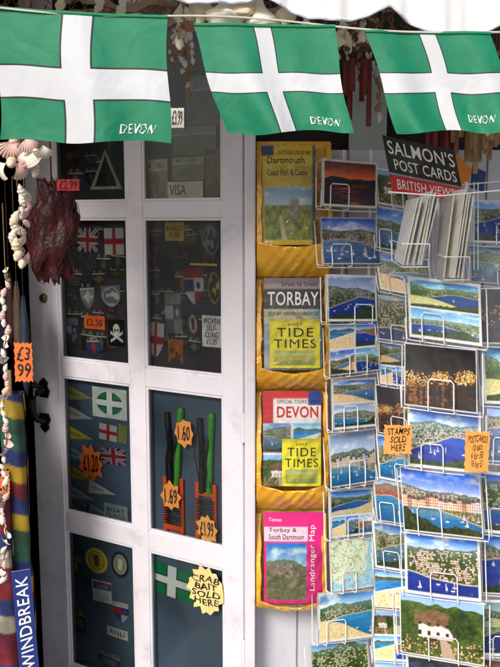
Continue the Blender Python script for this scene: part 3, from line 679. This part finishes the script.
c1=[(322,160,378,206,3,'sunset'),(322,217,380,264,3,'boats'),(326,276,378,321,1,'harbour'),(329,325,378,374,-2,'multi4'),(330,381,377,431,-3,'multi2'),(330,434,375,486,-4,'quay'),(330,490,373,540,-5,'multi3'),(329,541,373,592,-6,'map'),(318,594,372,643,-6,'bay'),(311,646,368,690,-8,'town')]
for a in c1: card(a[0],a[1],a[2],a[3],a[4],.0,.07,a[5],r1,sb=a[4]-1)
rackpole(P(340,400,.10).x,.10,.1,P(345,150,.1).z,r1); rackpole(P(366,400,.10).x,.10,.1,P(345,150,.1).z,r1)
r2=thing('postcard_rack',P(395,667,.10),'white wire rack of postcards between two wider racks','postcard rack',RG)
c2=[(377,166,408,203,5,'cottage'),(376,206,414,248,6,'harbour'),(376,250,430,291,8,'bay'),(375,294,417,338,6,'town'),(378,339,417,384,6,'multi3'),(377,386,418,431,5,'night'),(376,432,416,478,6,'boats'),(375,479,417,521,4,'cliff'),(374,522,426,565,8,'harbour'),(373,566,414,607,2,'beach'),(373,608,416,658,3,'multi4'),(376,660,420,700,3,'beach')]
for a in c2: card(a[0],a[1],a[2],a[3],a[4],.06,.0,a[5],r2,sb=a[4]+1)
rackpole(P(390,400,.11).x,.11,.1,P(345,155,.1).z,r2); rackpole(P(404,400,.11).x,.11,.1,P(345,155,.1).z,r2)
r3=thing('postcard_rack',P(440,667,-.15),'large white wire carousel rack full of postcards','postcard rack',RG)
c3=[(406,278,482,335,5,'multi2'),(404,343,479,403,5,'night'),(407,406,480,464,4,'harbour'),(402,467,482,528,6,'quay'),(405,530,481,590,8,'town'),(400,590,482,653,12,'cottage'),(406,656,481,705,8,'dark')]
for a in c3: card(a[0],a[1],a[2],a[3],a[4],-.20,-.27,a[5],r3,sb=a[4]+2,n=(130,98))
for xx in (432,458): rackpole(P(xx,400,-.15).x,-.15,.1,P(xx,182,-.15).z,r3)
r4=thing('postcard_rack',P(495,667,-.18),'white wire carousel rack of postcards, dark views','postcard rack',RG)
c4=[(474,286,545,342,4,'dark'),(481,344,548,402,4,'bay'),(485,404,548,462,4,'harbour'),(479,472,550,532,4,'town'),(482,534,550,594,3,'boats'),(478,597,550,657,3,'quay'),(483,660,550,700,3,'sunset')]
for a in c4: card(a[0],a[1],a[2],a[3],a[4],-.16,-.20,a[5],r4,sb=a[4])
for xx in (498,520): rackpole(P(xx,400,-.10).x,-.10,.1,P(xx,170,-.10).z,r4)
RC=random.Random(11)
for k0,(xa,yt,ybm,tilt) in enumerate(((394,198,264,12),(436,196,277,9))):
    x=xa
    for i in range(6):
        w_=RC.uniform(9,14); tl=tilt+RC.uniform(-1.5,1.5); dy=RC.uniform(-4,3); dd=RC.uniform(-.01,.01)
        TL=P(x+tl,yt+dy,-.15+dd);TR=P(x+w_+tl,yt-3+dy,-.25+dd);BR=P(x+w_-3,ybm+1,-.26+dd);BL=P(x,ybm-5,-.16+dd)
        f=bil(TL,TR,BR,BL,bow=RC.uniform(-.003,.003))
        pap=[(.96,.95,.90),(.98,.98,.97),(.93,.90,.80),(.97,.96,.94)][RC.randint(0,3)]
        sheet('greeting_card',f,6,6,lambda u,v: np.tile(pap,(len(u),1)),thick=.0035,label='cream and white card standing edge on in wire rack',category='greeting card',group='white cards edge on in the rack')
        x+=RC.uniform(3.0,6.0)
    g=G(); 
    g.tube([P(xa-3,ybm-24,-.14),P(xa-2,ybm-3,-.14),P(xa+8,ybm+3,-.27),P(x+8,ybm+3,-.29),P(x+9,ybm-20,-.29)],.0013,6)
    g.tube([P(xa-3,ybm-24,-.14),P(xa+8,ybm-20,-.28),P(x+9,ybm-20,-.29)],.0013,6); g.obj('wire_holder',M_wire,r3)
for (ya,d) in ((183,-.12),(192,-.29)):
    g=G(); g.tube([P(388,ya,d),P(440,ya+4,d-.02),P(505,ya-2,d)],.0014,6); g.obj('top_rail',M_wire,r3)
for xx in (433,474,478): 
    g=G(); g.tube([P(xx,182,-.13),P(xx,270,-.13)],.0014,6); g.obj('upright',M_wire,r3)
for i,(x0,y0,x1,y1,k) in enumerate(((470,200,520,243,'boats'),(470,246,522,284,'harbour'))):
    card(x0,y0,x1,y1,2,-.02,-.05,k,r4)
s=thing('shop_sign',P(420,170,-.05),'tilted black and red postcard sign above the wire rack','sign')
f=bil(P(382,135,-.14),P(454,151,-.18),P(462,187,-.18),P(389,172,-.14))
def black(u,v): return np.tile((.07,.07,.08),(len(u),1))
sheet('board',f,4,4,black,s,thick=.006)
text_on(f,"SALMON'S",.05,.52,.97,.90,M_wink,s,bold=.006); text_on(f,'POST CARDS',.10,.10,.95,.40,M_wink,s,bold=.004)
f=bil(P(389,174,-.141),P(462,188,-.181),P(461,201,-.181),P(392,193,-.141))
o=newobj('board',[f(0,0),f(1,0),f(1,1),f(0,1)],[(0,1,2,3)],mat('red_card','#c4232b',.5,.08),s); text_on(f,'BRITISH VIEWS',.1,.25,.9,.8,M_wink,o)
g=G(); g.add([P(456,152,-.03),P(472,170,-.03),P(468,186,-.03),P(460,186,-.03)],[(0,1,2,3)]); g.obj('paper_pennant',mat('orange_paper','#e9862c',.6,.1),label='orange paper pennant beside postcard sign',category='pennant')
g=G(); g.add([P(472,166,-.02),P(486,172,-.02),P(484,192,-.02),P(470,188,-.02)],[(0,1,2,3)]); g.obj('paper_pennant',mat('blue_paper','#27407e',.6,.1),label='blue paper pennant beside postcard sign',category='pennant')
def pricecard(x0,y0,x1,y1,d,txt,m,label,shear=.15,jag=.10):
    c=P((x0+x1)/2,(y0+y1)/2,d); W=(P(x1,y0,d).x-P(x0,y0,d).x)/2; H=(P(x0,y0,d).z-P(x0,y1,d).z)/2
    pts=[]
    rr=random.Random(int(x0*7+y0))
    def zig(a,b,k):
        for i in range(k):
            t=i/k; p=a.lerp(b,t); q=a.lerp(b,t+.5/k); yield p+(c-p)*rr.uniform(0,.05)
            yield q+(c-q)*jag*rr.uniform(.7,1.4)
    cs=[c+Vector((-W,0,H)),c+Vector((W,.0,H)),c+Vector((W,0,-H)),c+Vector((-W,0,-H))]
    for i in range(4): pts+=list(zig(cs[i],cs[(i+1)%4],4 if i%2==0 else 5))
    o=newobj('price_card',pts[::-1],[tuple(range(len(pts)))],m,label=label,category='price card')
    f=bil(*cs); text_on(f,txt,.14,.14,.88,.88,M_black,o,shear=shear,bold=.008,wob=.025); return o
pricecard(383,424,413,455,-.26,'STAMPS\nSOLD\nHERE',M_orange,'orange handwritten card selling stamps on the rack')
pricecard(464,430,490,473,-.32,'POSTCARDS\n10 each\n6 for 50\n18 for £1',M_orange,'orange handwritten postcard price card on rack')
pricecard(170,108,184,128,-.46,'£3.99',mat('white_card','#ece8da',.7,.05,20),'small white price card hanging by the flags',jag=.0)
# ================================================================ FLAGS
def flagmat(name,cu,cv,a,b):
    m=bpy.data.materials.new(name); m.use_nodes=True; nt=m.node_tree; bs=nt.nodes['Principled BSDF']
    uv=nt.nodes.new('ShaderNodeUVMap'); uv.uv_map='UVMap'; sp=nt.nodes.new('ShaderNodeSeparateXYZ'); nt.links.new(uv.outputs[0],sp.inputs[0])
    def M(op,x,y):
        n=nt.nodes.new('ShaderNodeMath'); n.operation=op
        for i,q in enumerate((x,y)):
            if q is None: continue
            if isinstance(q,(int,float)): n.inputs[i].default_value=q
            else: nt.links.new(q,n.inputs[i])
        return n.outputs[0]
    dx=M('ABSOLUTE',M('SUBTRACT',sp.outputs[0],cu),None); dy=M('ABSOLUTE',M('SUBTRACT',sp.outputs[1],cv),None)
    w=M('MAXIMUM',M('LESS_THAN',dx,a),M('LESS_THAN',dy,b)); k=M('MAXIMUM',M('LESS_THAN',dx,a*1.10+.003),M('LESS_THAN',dy,b*1.10+.003))
    n=nt.nodes.new('ShaderNodeTexNoise'); n.inputs['Scale'].default_value=6; nt.links.new(uv.outputs[0],n.inputs['Vector'])
    r=nt.nodes.new('ShaderNodeValToRGB'); r.color_ramp.elements[0].color=(*lin((.02,.47,.33)),1); r.color_ramp.elements[1].color=(*lin((.04,.56,.41)),1); nt.links.new(n.outputs['Fac'],r.inputs['Fac'])
    m1=nt.nodes.new('ShaderNodeMix'); m1.data_type='RGBA'; nt.links.new(k,m1.inputs['Factor']); nt.links.new(r.outputs[0],m1.inputs['A']); m1.inputs['B'].default_value=(.012,.03,.02,1)
    m2=nt.nodes.new('ShaderNodeMix'); m2.data_type='RGBA'; nt.links.new(w,m2.inputs['Factor']); nt.links.new(m1.outputs['Result'],m2.inputs['A']); m2.inputs['B'].default_value=(.70,.72,.77,1)
    nt.links.new(m2.outputs['Result'],bs.inputs['Base Color']); bs.inputs['Roughness'].default_value=.6
    tc=nt.nodes.new('ShaderNodeTexCoord'); wv=nt.nodes.new('ShaderNodeTexNoise'); wv.inputs['Scale'].default_value=500; nt.links.new(tc.outputs['Object'],wv.inputs['Vector'])
    w2=nt.nodes.new('ShaderNodeTexNoise'); w2.inputs['Scale'].default_value=11; w2.inputs['Distortion'].default_value=1.2; nt.links.new(tc.outputs['Object'],w2.inputs['Vector'])
    ad=M('ADD',M('MULTIPLY',wv.outputs['Fac'],.08),w2.outputs['Fac'])
    bp=nt.nodes.new('ShaderNodeBump'); bp.inputs['Strength'].default_value=.4; bp.inputs['Distance'].default_value=.012; nt.links.new(ad,bp.inputs['Height']); nt.links.new(bp.outputs[0],bs.inputs['Normal'])
    tr=nt.nodes.new('ShaderNodeBsdfTranslucent'); nt.links.new(m2.outputs['Result'],tr.inputs['Color']); ms=nt.nodes.new('ShaderNodeMixShader'); ms.inputs[0].default_value=.12
    nt.links.new(bs.outputs[0],ms.inputs[1]); nt.links.new(tr.outputs[0],ms.inputs[2]); nt.links.new(ms.outputs[0],nt.nodes['Material Output'].inputs['Surface'])
    return m
FD=-.66
def flag(TL,TR,BR,BL,cu,cv,a,b,ph,txt,label,d=FD,sag=0.0):
    TL=P(*TL,d);TR=P(*TR,d-.005);BR=P(*BR,d-.03);BL=P(*BL,d-.02)
    base=bil(TL,TR,BR,BL)
    def f(u,v):
        p=base(u,v); w=(1-v)*.8+.2
        y=.010*w*math.sin(u*7.5+ph+.8*v)+.005*math.sin(u*17+ph*2+2*v)*w+.006*math.sin(v*4+u*3+ph)*(1-v)
        z=.0035*(1-v)*math.sin(u*9+ph)-sag*math.sin(math.pi*u)*v
        return p+Vector((.003*math.sin(v*6+ph),y,z))
    nu,nv=60,44; V=[];U=[];Fc=[]
    for j in range(nv+1):
        for i in range(nu+1): V.append(f(i/nu,j/nv)); U.append((i/nu,j/nv))
    for j in range(nv):
        for i in range(nu): q=j*(nu+1)+i; Fc.append((q,q+1,q+nu+2,q+nu+1))
    o=newobj('flag',V,Fc,flagmat('green_flag_cloth',cu,cv,a,b),uvs=U,smooth=True,label=label,category='flag',group='green and white flags on a string')
    g=G(); g.tube([f(k/14,1)+Vector((0,0,.002)) for k in range(15)],.0028,8); g.obj('hem',mat('green_hem','#1c8a5a',.7,.1),o)
    if txt: text_on(f,'DEVON',*txt,M_wink,o,shear=.4,bold=-.008,spacing=1.2,off=.0015,wob=.04)
    return o
flag((-3,9),(167,18),(170,143),(-3,140),.475,.455,.085,.12,.5,(.70,.055,.91,.135),'green flag with white cross hanging from a string',sag=.003)
flag((192,26),(333,28),(352,131),(226,134),.485,.47,.058,.088,2.1,(.68,.055,.92,.13),'green flag with white cross, twisted, on a string')
flag((365,33),(491,35),(514,131),(397,133),.50,.50,.062,.098,3.7,(.66,.10,.88,.18),'green flag with white cross slanting on a string')
g=G()
pts=[]
for k in range(60):
    px=-60+k*11; y=8+ (px/500)*26+3*math.sin(px/50); pts.append(P(px,y,FD-.003))
g.tube(pts,.0016,6); g.obj('bunting_string',mat('white_cord','#d6d2c8',.8,.1),label='thin white string holding the flags',category='string')
# ================================================================ AWNING
aw=thing('awning',P(300,-20,-.45),'white canvas awning with scalloped edge','awning')
M_canvas=mat('white_canvas','#fdfdfe',.8,.01,6,.2,300,trans=.12)
V=[];Fc=[];nx=260;nz=10
def cusp(px): return -14+ (px-140)*.075 if px>140 else -14+(px-140)*.02
xs=[-250+ (1050)*i/nx for i in range(nx+1)]
for px in xs:
    t=((px-140)%125)/125; dep=(12 if px<265 else 20 if px<390 else 27)*math.sin(math.pi*t)**.8 if px>135 else 12*math.sin(math.pi*t)
    yb_=cusp(px)+dep
    for j in range(nz+1):
        v=j/nz; py=yb_*(1-v)+(-75)*v
        p=P(px,py,-.60); p.y+=.008*math.sin(px*.11+v)*(1-v*.6)+.003*math.sin(px*.31)*(1-v); V.append(p)
for i in range(nx):
    for j in range(nz): a=i*(nz+1)+j; Fc.append((a,a+nz+1,a+nz+2,a+1))
newobj('valance',V,Fc,M_canvas,aw,smooth=True)
g=G(); g.tube([V[i*(nz+1)] for i in range(nx+1)],.0025,6); g.obj('piping',mat('white_piping','#d4d8e4',.7,.03),aw)
V2=[];F2=[]
top=[V[i*(nz+1)+nz] for i in range(0,nx+1,10)]
for p in top:
    for k in range(7):
        v=k/6; V2.append((p.x*(1+.3*v),-.60+v*.79,p.z+.46*v-.03*math.sin(math.pi*v)))
for i in range(len(top)-1):
    for k in range(6): a=i*7+k; F2.append((a,a+7,a+8,a+1))
newobj('canopy',V2,F2,mat('canopy_canvas','#dcdce0',.8,.05,6,trans=.2),aw,smooth=True)
# ================================================================ SHELLS & CLUTTER
M_sh=[mat('cream_shell','#f4e6d0',.5,.15,30,.3,80,c2='#d8b898'),mat('pink_shell','#f0d4cc',.45,.12,30,.3,80,c2='#d8a49a'),mat('brown_shell','#b88c64',.5,.3,30,.3,80,c2='#6c4b38'),mat('white_shell','#f8f4ea',.45,.1,30,.3,80,c2='#e0d2bc')]
def shellmesh(kind,m):
    g=G()
    if kind=='whelk':
        V=[];Fc=[];n=14;L=22
        for j in range(L+1):
            t=j/L; R=.5*(math.sin(math.pi*min(1,t*.98+.01))**.8)*(1-.45*t)*(1+.10*math.sin(t*26)); 
            for k in range(n):
                a=2*math.pi*k/n; rr=R*(1+.18*math.cos(a-t*4)); V.append((rr*math.cos(a),rr*math.sin(a),(t-.5)*1.6))
        for j in range(L):
            for k in range(n): Fc.append((j*n+k,j*n+(k+1)%n,(j+1)*n+(k+1)%n,(j+1)*n+k))
        Fc.append(tuple(range(n))[::-1]); Fc.append(tuple(L*n+k for k in range(n)))
        g.add(V,Fc)
    elif kind=='conch':
        V=[];Fc=[];n=22;L=34
        for j in range(L+1):
            t=j/L; R=(.10+.50*math.exp(-((t-.66)/.22)**2)+.10*math.sin(t*math.pi))*(1 if t<.93 else (1-t)/.07*.8+.2)
            for k in range(n):
                a=2*math.pi*k/n; rr=R*(1+.22*math.cos(a-t*3))+(.13*max(0,math.cos(5*a))**4*math.exp(-((t-.70)/.08)**2))+.03*math.sin(t*60)*(t>.7); V.append((rr*math.cos(a),rr*math.sin(a),(t-.5)*1.7))
        for j in range(L):
            for k in range(n): Fc.append((j*n+k,j*n+(k+1)%n,(j+1)*n+(k+1)%n,(j+1)*n+k))
        Fc.append(tuple(range(n))[::-1]); Fc.append(tuple(L*n+k for k in range(n)))
        g.add(V,Fc)
    else:
        V=[(0,0,.55)];Fc=[];n=40;L=7
        for j in range(1,L+1):
            t=j/L
            for k in range(n+1):
                a=-1.15+2.3*k/n; cr=math.cos(k*math.pi/2); r=t*1.1*(1+.035*cr); V.append((r*math.sin(a)*.9,-.28*math.sin(math.pi*min(t*.9,1))-.05*cr*t,.55-r*math.cos(a)))
        for k in range(n): Fc.append((0,1+k,2+k))
        for j in range(L-1):
            for k in range(n): a=1+j*(n+1)+k; Fc.append((a,a+n+1,a+n+2,a+1))
        g.add(V,Fc)
    me=bpy.data.meshes.new(kind); me.from_pydata([tuple(v) for v in g.v],[],g.f); me.materials.append(m); me.polygons.foreach_set('use_smooth',[True]*len(me.polygons)); return me
SH=[shellmesh('whelk',M_sh[0]),shellmesh('scallop',M_sh[1]),shellmesh('whelk',M_sh[2]),shellmesh('scallop',M_sh[3]),shellmesh('whelk',M_sh[1]),shellmesh('whelk',M_sh[3]),shellmesh('scallop',M_sh[2]),shellmesh('conch',M_sh[0]),shellmesh('conch',M_sh[3])]
def garland(px,y0,y1,d,n,size,types,label,sway=2):
    t=thing('shell_garland',P(px,y0,d),label,'shell garland','strings of sea shells hanging at the shop front')
    pts=[P(px+sway*math.sin(i*.9),y0+(y1-y0)*i/n,d) for i in range(n+1)]
    g=G(); g.tube([pts[0]+Vector((0,0,.12))]+pts,.0012,5); g.obj('cord',M_cord,t)
    for i in range(n):
        p=pts[i].lerp(pts[i+1],.6)+Vector((random.uniform(-.3,.3)*size,random.uniform(-.3,.3)*size,0))
        inst(random.choice(types),'shell',p,(random.uniform(-.5,.5),random.uniform(-.6,.6),random.uniform(0,6)),size*random.uniform(.75,1.15),t)
garland(5,265,582,-.42,42,.0145,[SH[1],SH[3],SH[4],SH[5]],'long string of small pink and white sea shells',2)
garland(17,186,266,-.40,9,.021,[SH[5],SH[0],SH[3]],'string of cream sea shells with larger shells',4)
garland(24,190,262,-.37,8,.018,[SH[4],SH[0]],'short string of cream whelk shells',3)
t=thing('shell_mobile',P(22,165,-.4),'cluster of large pinkish scallop shells hanging from twine','shell mobile')
for (px,py,s_,k,rz) in ((10,150,.034,1,.2),(32,158,.036,3,-.4),(20,170,.030,1,.9),(43,152,.024,3,.5),(4,170,.030,3,-.8),(14,142,.024,4,0),(28,146,.024,1,.3),(36,170,.020,5,.3),(12,162,.022,0,1.2),(26,164,.02,4,.7)):
    inst(SH[k],'shell',P(px,py,-.41+random.uniform(-.02,.02)),(random.uniform(-.4,.4),random.uniform(-1.2,1.2),rz),s_,t)
g=G(); g.tube([P(18,60,-.41),P(20,150,-.41)],.0015,5); g.obj('cord',M_cord,t)
# large conch shells above the middle flag
for i,(px,py,sz) in enumerate(((201,14,.034),(222,12,.044),(241,15,.034),(262,15,.042),(284,19,.026),(306,26,.024))):
    t=thing('shell_garland',P(px,py,-.56),'large pale conch shell hanging on twine','shell garland','strings of sea shells hanging at the shop front')
    p=P(px,py,-.56); g=G(); g.tube([p+Vector((0,0,.14)),p+Vector((0,0,sz*.6))],.0014,5); g.obj('cord',M_cord,t)
    inst(SH[7+i%2],'shell',p,(random.uniform(-.3,.3)+(3.14 if i%2 else 0),random.uniform(-.4,.4),i*1.3),sz,t)
for i,(px,y0,y1,n,s_) in enumerate(((180,-14,18,3,.022),(160,-14,16,3,.02),(120,-14,14,3,.022),(100,-14,10,3,.02),(60,-14,8,3,.02),(30,-14,8,3,.02),(340,4,44,4,.022),(212,-4,18,2,.022),(232,-4,18,2,.022),(252,-4,20,2,.022),(189,0,30,3,.022),(178,6,46,4,.018),(350,6,52,5,.018),(357,10,40,3,.022))):
    garland(px,y0,y1,-.50,n,s_,[SH[0],SH[3],SH[5],SH[6]],'short hanging string of cream and brown sea shells',2)
xsn=[(176,-.1),(184,0),(190,.05),(172,.04),(180,-.05),(187,-.08),(338,-.05),(346,0),(352,-.1),(360,-.02),(366,.03),(374,.0),(382,-.05),(392,.02),(455,0),(464,-.08),(474,-.02),(484,-.1),(492,.03),(499,-.05),(420,.05),(436,.0),(480,-.04),(468,.02),(490,-.06),(496,-.12),(460,-.14),(488,-.15)]
for i,(px,d) in enumerate(xsn):
    y0=random.uniform(0,50)+(35 if px>450 else 0)
    garland(px,y0,y0+random.uniform(40,80),d,random.randint(5,9),random.uniform(.010,.017),[SH[2],SH[0],SH[2],SH[5]],'hanging string of brown sea shells',3)
M_dw=mat('driftwood','#a58f76',.9,.3,10,.6,50,c2='#6f5a46')
for i,px in enumerate((40,95,150,186,215,255,300,345,395,430,470,496)):
    c=P(px,random.uniform(-6,16),random.uniform(-.28,-.1)); g=G(); L=random.uniform(.04,.09); a=random.uniform(-.7,.7)
    pts=[c+Vector((L*(k/6-.5)*2*math.cos(a),.008*math.sin(k*1.3+i),L*(k/6-.5)*2*math.sin(a)+.007*math.sin(k*1.7+i))) for k in range(7)]
    g.tube(pts,[.003,.007,.009,.0075,.010,.006,.002],8); g.obj('driftwood',M_dw,smooth=True,label='weathered piece of driftwood hung under the awning',category='driftwood',group='driftwood pieces under the awning')
g=G()
for k in range(44):
    for s_ in (0,1):
        a=[]
        for q in range(11):
            o_=6 if (q+s_)%2 else 0
            px=-20+k*12.5+o_+5*math.sin(q*.8+k*.5); py=-26+q*6+7*math.sin(k*.7)+4*math.sin(k*2.1+q*1.3); a.append(P(px,py,-.16-.10*(q/10)+.03*math.sin(k+q)))
        g.tube(a,.0014,5)
g.obj('fishing_net',M_cord,label='brown twine fishing net draped under the awning',category='fishing net')
g=G()
for s_ in range(3):
    g.tube([P(-40+k*6,4+10*math.sin(k*.09)+2.0*math.sin(k*.9+s_*2.1),-.26+.006*math.cos(k*.9+s_*2.1)) for k in range(100)],.0050,6)
g.obj('rope',mat('hemp_rope','#8a6b48',.95,.3,80,.6,200,),label='thick brown hemp rope strung under the awning',category='rope')
def chime(px,py,d,n,label,m):
    t=thing('wind_chime',P(px,py,d),label,'wind chime','wind chimes hanging in the shop front')
    g=G(); c=P(px,py,d); g.tube([c+Vector((.03*math.cos(a),.03*math.sin(a),0)) for a in [k*math.pi/6 for k in range(12)]],.004,6,close=True); g.obj('ring',M_cord,t)
    for k in range(n):
        a=2*math.pi*k/n; x=c+Vector((.028*math.cos(a),.028*math.sin(a),0)); L=random.uniform(.07,.15)
        g=G(); g.tube([x,x-Vector((0,0,.03))],.001,4); g.tube([x-Vector((0,0,.03)),x-Vector((0,0,.03+L/2)),x-Vector((0,0,.03+L))],.0065,8); g.obj('tube',m,t)
M_bam=mat('bamboo','#b8945f',.5,.25,20,c2='#806040'); M_dred=mat('dark_red_wood','#7a2a24',.5,.25,20)
chime(358,48,-.05,6,'dark red wooden wind chime',M_dred); chime(487,100,-.02,7,'bamboo wind chime near postcard rack',M_bam); chime(466,96,.05,6,'bamboo wind chime with long tubes',M_bam); chime(440,110,.08,6,'dark wooden wind chime above the sign',M_dred); chime(497,70,-.1,6,'bamboo wind chime beside the flags',M_bam)
g=G(); a=P(350,66,.15); b=P(386,152,.15); g.box((a.x,.145,b.z),(b.x,.155,a.z)); g.obj('notice_board',mat('grey_green_panel','#aab5b2',.6,.1,6),label='plain grey green panel above the postcard rack',category='notice board',bevel=.002)
# red net bag
t=thing('net_bag',P(55,290,-.1),'dark red net bag of trinkets hanging from twine','net bag')
g=G()
def lump(th,ph): 
    w=.55+.55*math.sin(th)**1.2+.18*math.cos(th-2.0)
    return (1+.10*math.sin(5*ph+3*th)+.10*math.sin(9*th+2*ph)+.07*math.sin(13*ph-7*th))*w
c=P(53,228,-.1); RX,RZ=.042,.135
g.blob(c,RX,.030,RZ,40,44,lambda th,ph: lump(th,ph)); 
for v in g.v:
    k=(v.z-c.z)/RZ; s_=RZ*(max(-1,min(1,k))) ; v.z=c.z+s_; v.x+=.010*math.sin(k*3)
o=g.obj('bag',mat('dark_red_net','#420a0d',.45,.35,26,.8,90,c2='#140304'),t,smooth=True)
g=G()
for k in range(14):
    for sg in (1,-1):
        pts=[]
        for q in range(21):
            th=.15+2.84*q/20; ph=k*math.pi/7+sg*q*.24; l=lump(th,ph)*1.04; zc_=max(-1,min(1,l*math.cos(th)/1.0)); pts.append(Vector((c.x+RX*l*math.sin(th)*math.cos(ph)+.010*math.sin(zc_*3),c.y+.030*l*math.sin(th)*math.sin(ph),c.z+RZ*zc_)))
        g.tube(pts,.0008,4)
g.tube([c+Vector((0,0,.10)),c+Vector((0,0,.5))],.002,5)
g.obj('netting',mat('red_cord','#5e1012',.7,.15),t)
pricecard(56,179,80,191,-.16,'£2.99',M_red,'small red price card on net bag')
# ================================================================ WINDBREAKS
def wb_paint(pal,seed,period):
    pal=[np.array(hx(c)) for c in pal]
    def p(u,v):
        k=((v*period+u*.5+.10*np.sin(u*9)+.1*vn(u,v,3,20,seed+2))%len(pal)).astype(int); o=np.array(pal)[k]; return o*(.75+.3*vn(u,v,6,30,seed))[:,None]
    return p
def windbreak(px,d,r,z0,z1,pal,seed,label,lean=0,period=12):
    x=P(px,500,d).x; t=thing('windbreak',(x,d,z0),label,'windbreak','rolled windbreaks standing by the door')
    def f(u,v):
        a=u*2*math.pi*1.12; rr=r*(1-.10*u+.10*math.sin(3*a+v*5)+.06*math.sin(5*a+v*16))*(1-.25*max(0,math.cos((v-.55)*14))**8*.5)
        return Vector((x+lean*v+rr*math.cos(a),d+rr*math.sin(a),z0+(z1-z0)*v))
    sheet('roll',f,60,200,wb_paint(pal,seed,period),t,mat_=CLOTHP,smooth=True)
    g=G(); g.tube([(x-.3*r,d,max(0,z0-.12)),(x-.3*r+lean,d,z1+.06)],.009,8); g.obj('pole',mat('pine_pole','#b58f5a',.7,.2,8),t)
zt1=P(10,398,.0).z
windbreak(-2,.02,.036,.12,P(4,470,.02).z,['#6a2034','#a99f8e','#2b3f78','#8a2230'],3,'rolled striped windbreak with red and cream bands',period=18)
windbreak(17,.06,.034,.15,zt1,['#2b4f3c','#b89824','#22306a','#7a2230','#c09a20','#20306a','#2b5f4c'],5,'rolled windbreak striped green, yellow, blue and red',period=23)
windbreak(-26,.03,.05,.1,zt1,['#27407e','#b5302c'],9,'rolled blue and red windbreak',period=16)
w=thing('product_label',P(26,620,-.02),'blue cardboard label with white windbreak lettering','label')
f=bil(P(11,572,-.02),P(30,569,-.01),P(39,668,-.01),P(20,676,-.02))
sheet('card',f,6,20,lambda u,v: np.tile((.14,.22,.52),(len(u),1)),w,thick=.003)
text_on(f,'WINDBREAK',.18,.03,.82,.94,M_wink,w,rot=True,bold=.006)
pricecard(14,342,33,383,-.02,'£3\n99',M_dor,'orange handwritten price card hanging by door')
pricecard(-6,470,10,494,-.06,'£8',M_dor,'orange price card on a windbreak')
M_stk=[mat('dim_blue_stock','#28344a',.7,.3,9),mat('dim_red_stock','#4a2024',.7,.3,9),mat('dim_tan_stock','#5a4a38',.7,.3,9)]
for k,(px,y0,y1) in enumerate(((2,290,380),(10,275,345),(18,285,372),(25,300,392))):
    c=P(px,(y0+y1)/2,.25); h=(P(px,y0,.25).z-P(px,y1,.25).z)/2; g=G(); g.blob(c,.014,.015,h,12,12,lambda th,ph:1+.12*math.sin(4*ph+5*th)); g.tube([c+Vector((0,0,h*.95)),c+Vector((0,0,h+.3))],.0015,4)
    g.obj('stock_bag',M_stk[k%3],smooth=True,label='narrow bag of beach goods hanging in the doorway',category='bag',group='bags hanging in the doorway')
# ================================================================ LIGHT
w=bpy.data.worlds.new('World'); scn.world=w; w.use_nodes=True; nt=w.node_tree
sk=nt.nodes.new('ShaderNodeTexSky'); sk.sky_type='NISHITA'; sk.sun_disc=False; EL=math.radians(36); AZ=math.radians(205)
sk.sun_elevation=EL; sk.sun_rotation=AZ; sk.dust_density=3; sk.air_density=1.2
nt.links.new(sk.outputs[0],nt.nodes['Background'].inputs[0]); nt.nodes['Background'].inputs[1].default_value=.12
sd=bpy.data.lights.new('sun','SUN'); sd.energy=2.7; sd.angle=math.radians(18); sd.color=(1,.96,.91); so=bpy.data.objects.new('sun',sd); COL.objects.link(so)
dirv=Vector((math.sin(AZ)*math.cos(EL),math.cos(AZ)*math.cos(EL),math.sin(EL)))
so.rotation_euler=dirv.to_track_quat('Z','Y').to_euler(); so.location=(0,-4,5)
scn.view_settings.view_transform='Standard'; scn.view_settings.look='None'; scn.view_settings.exposure=0
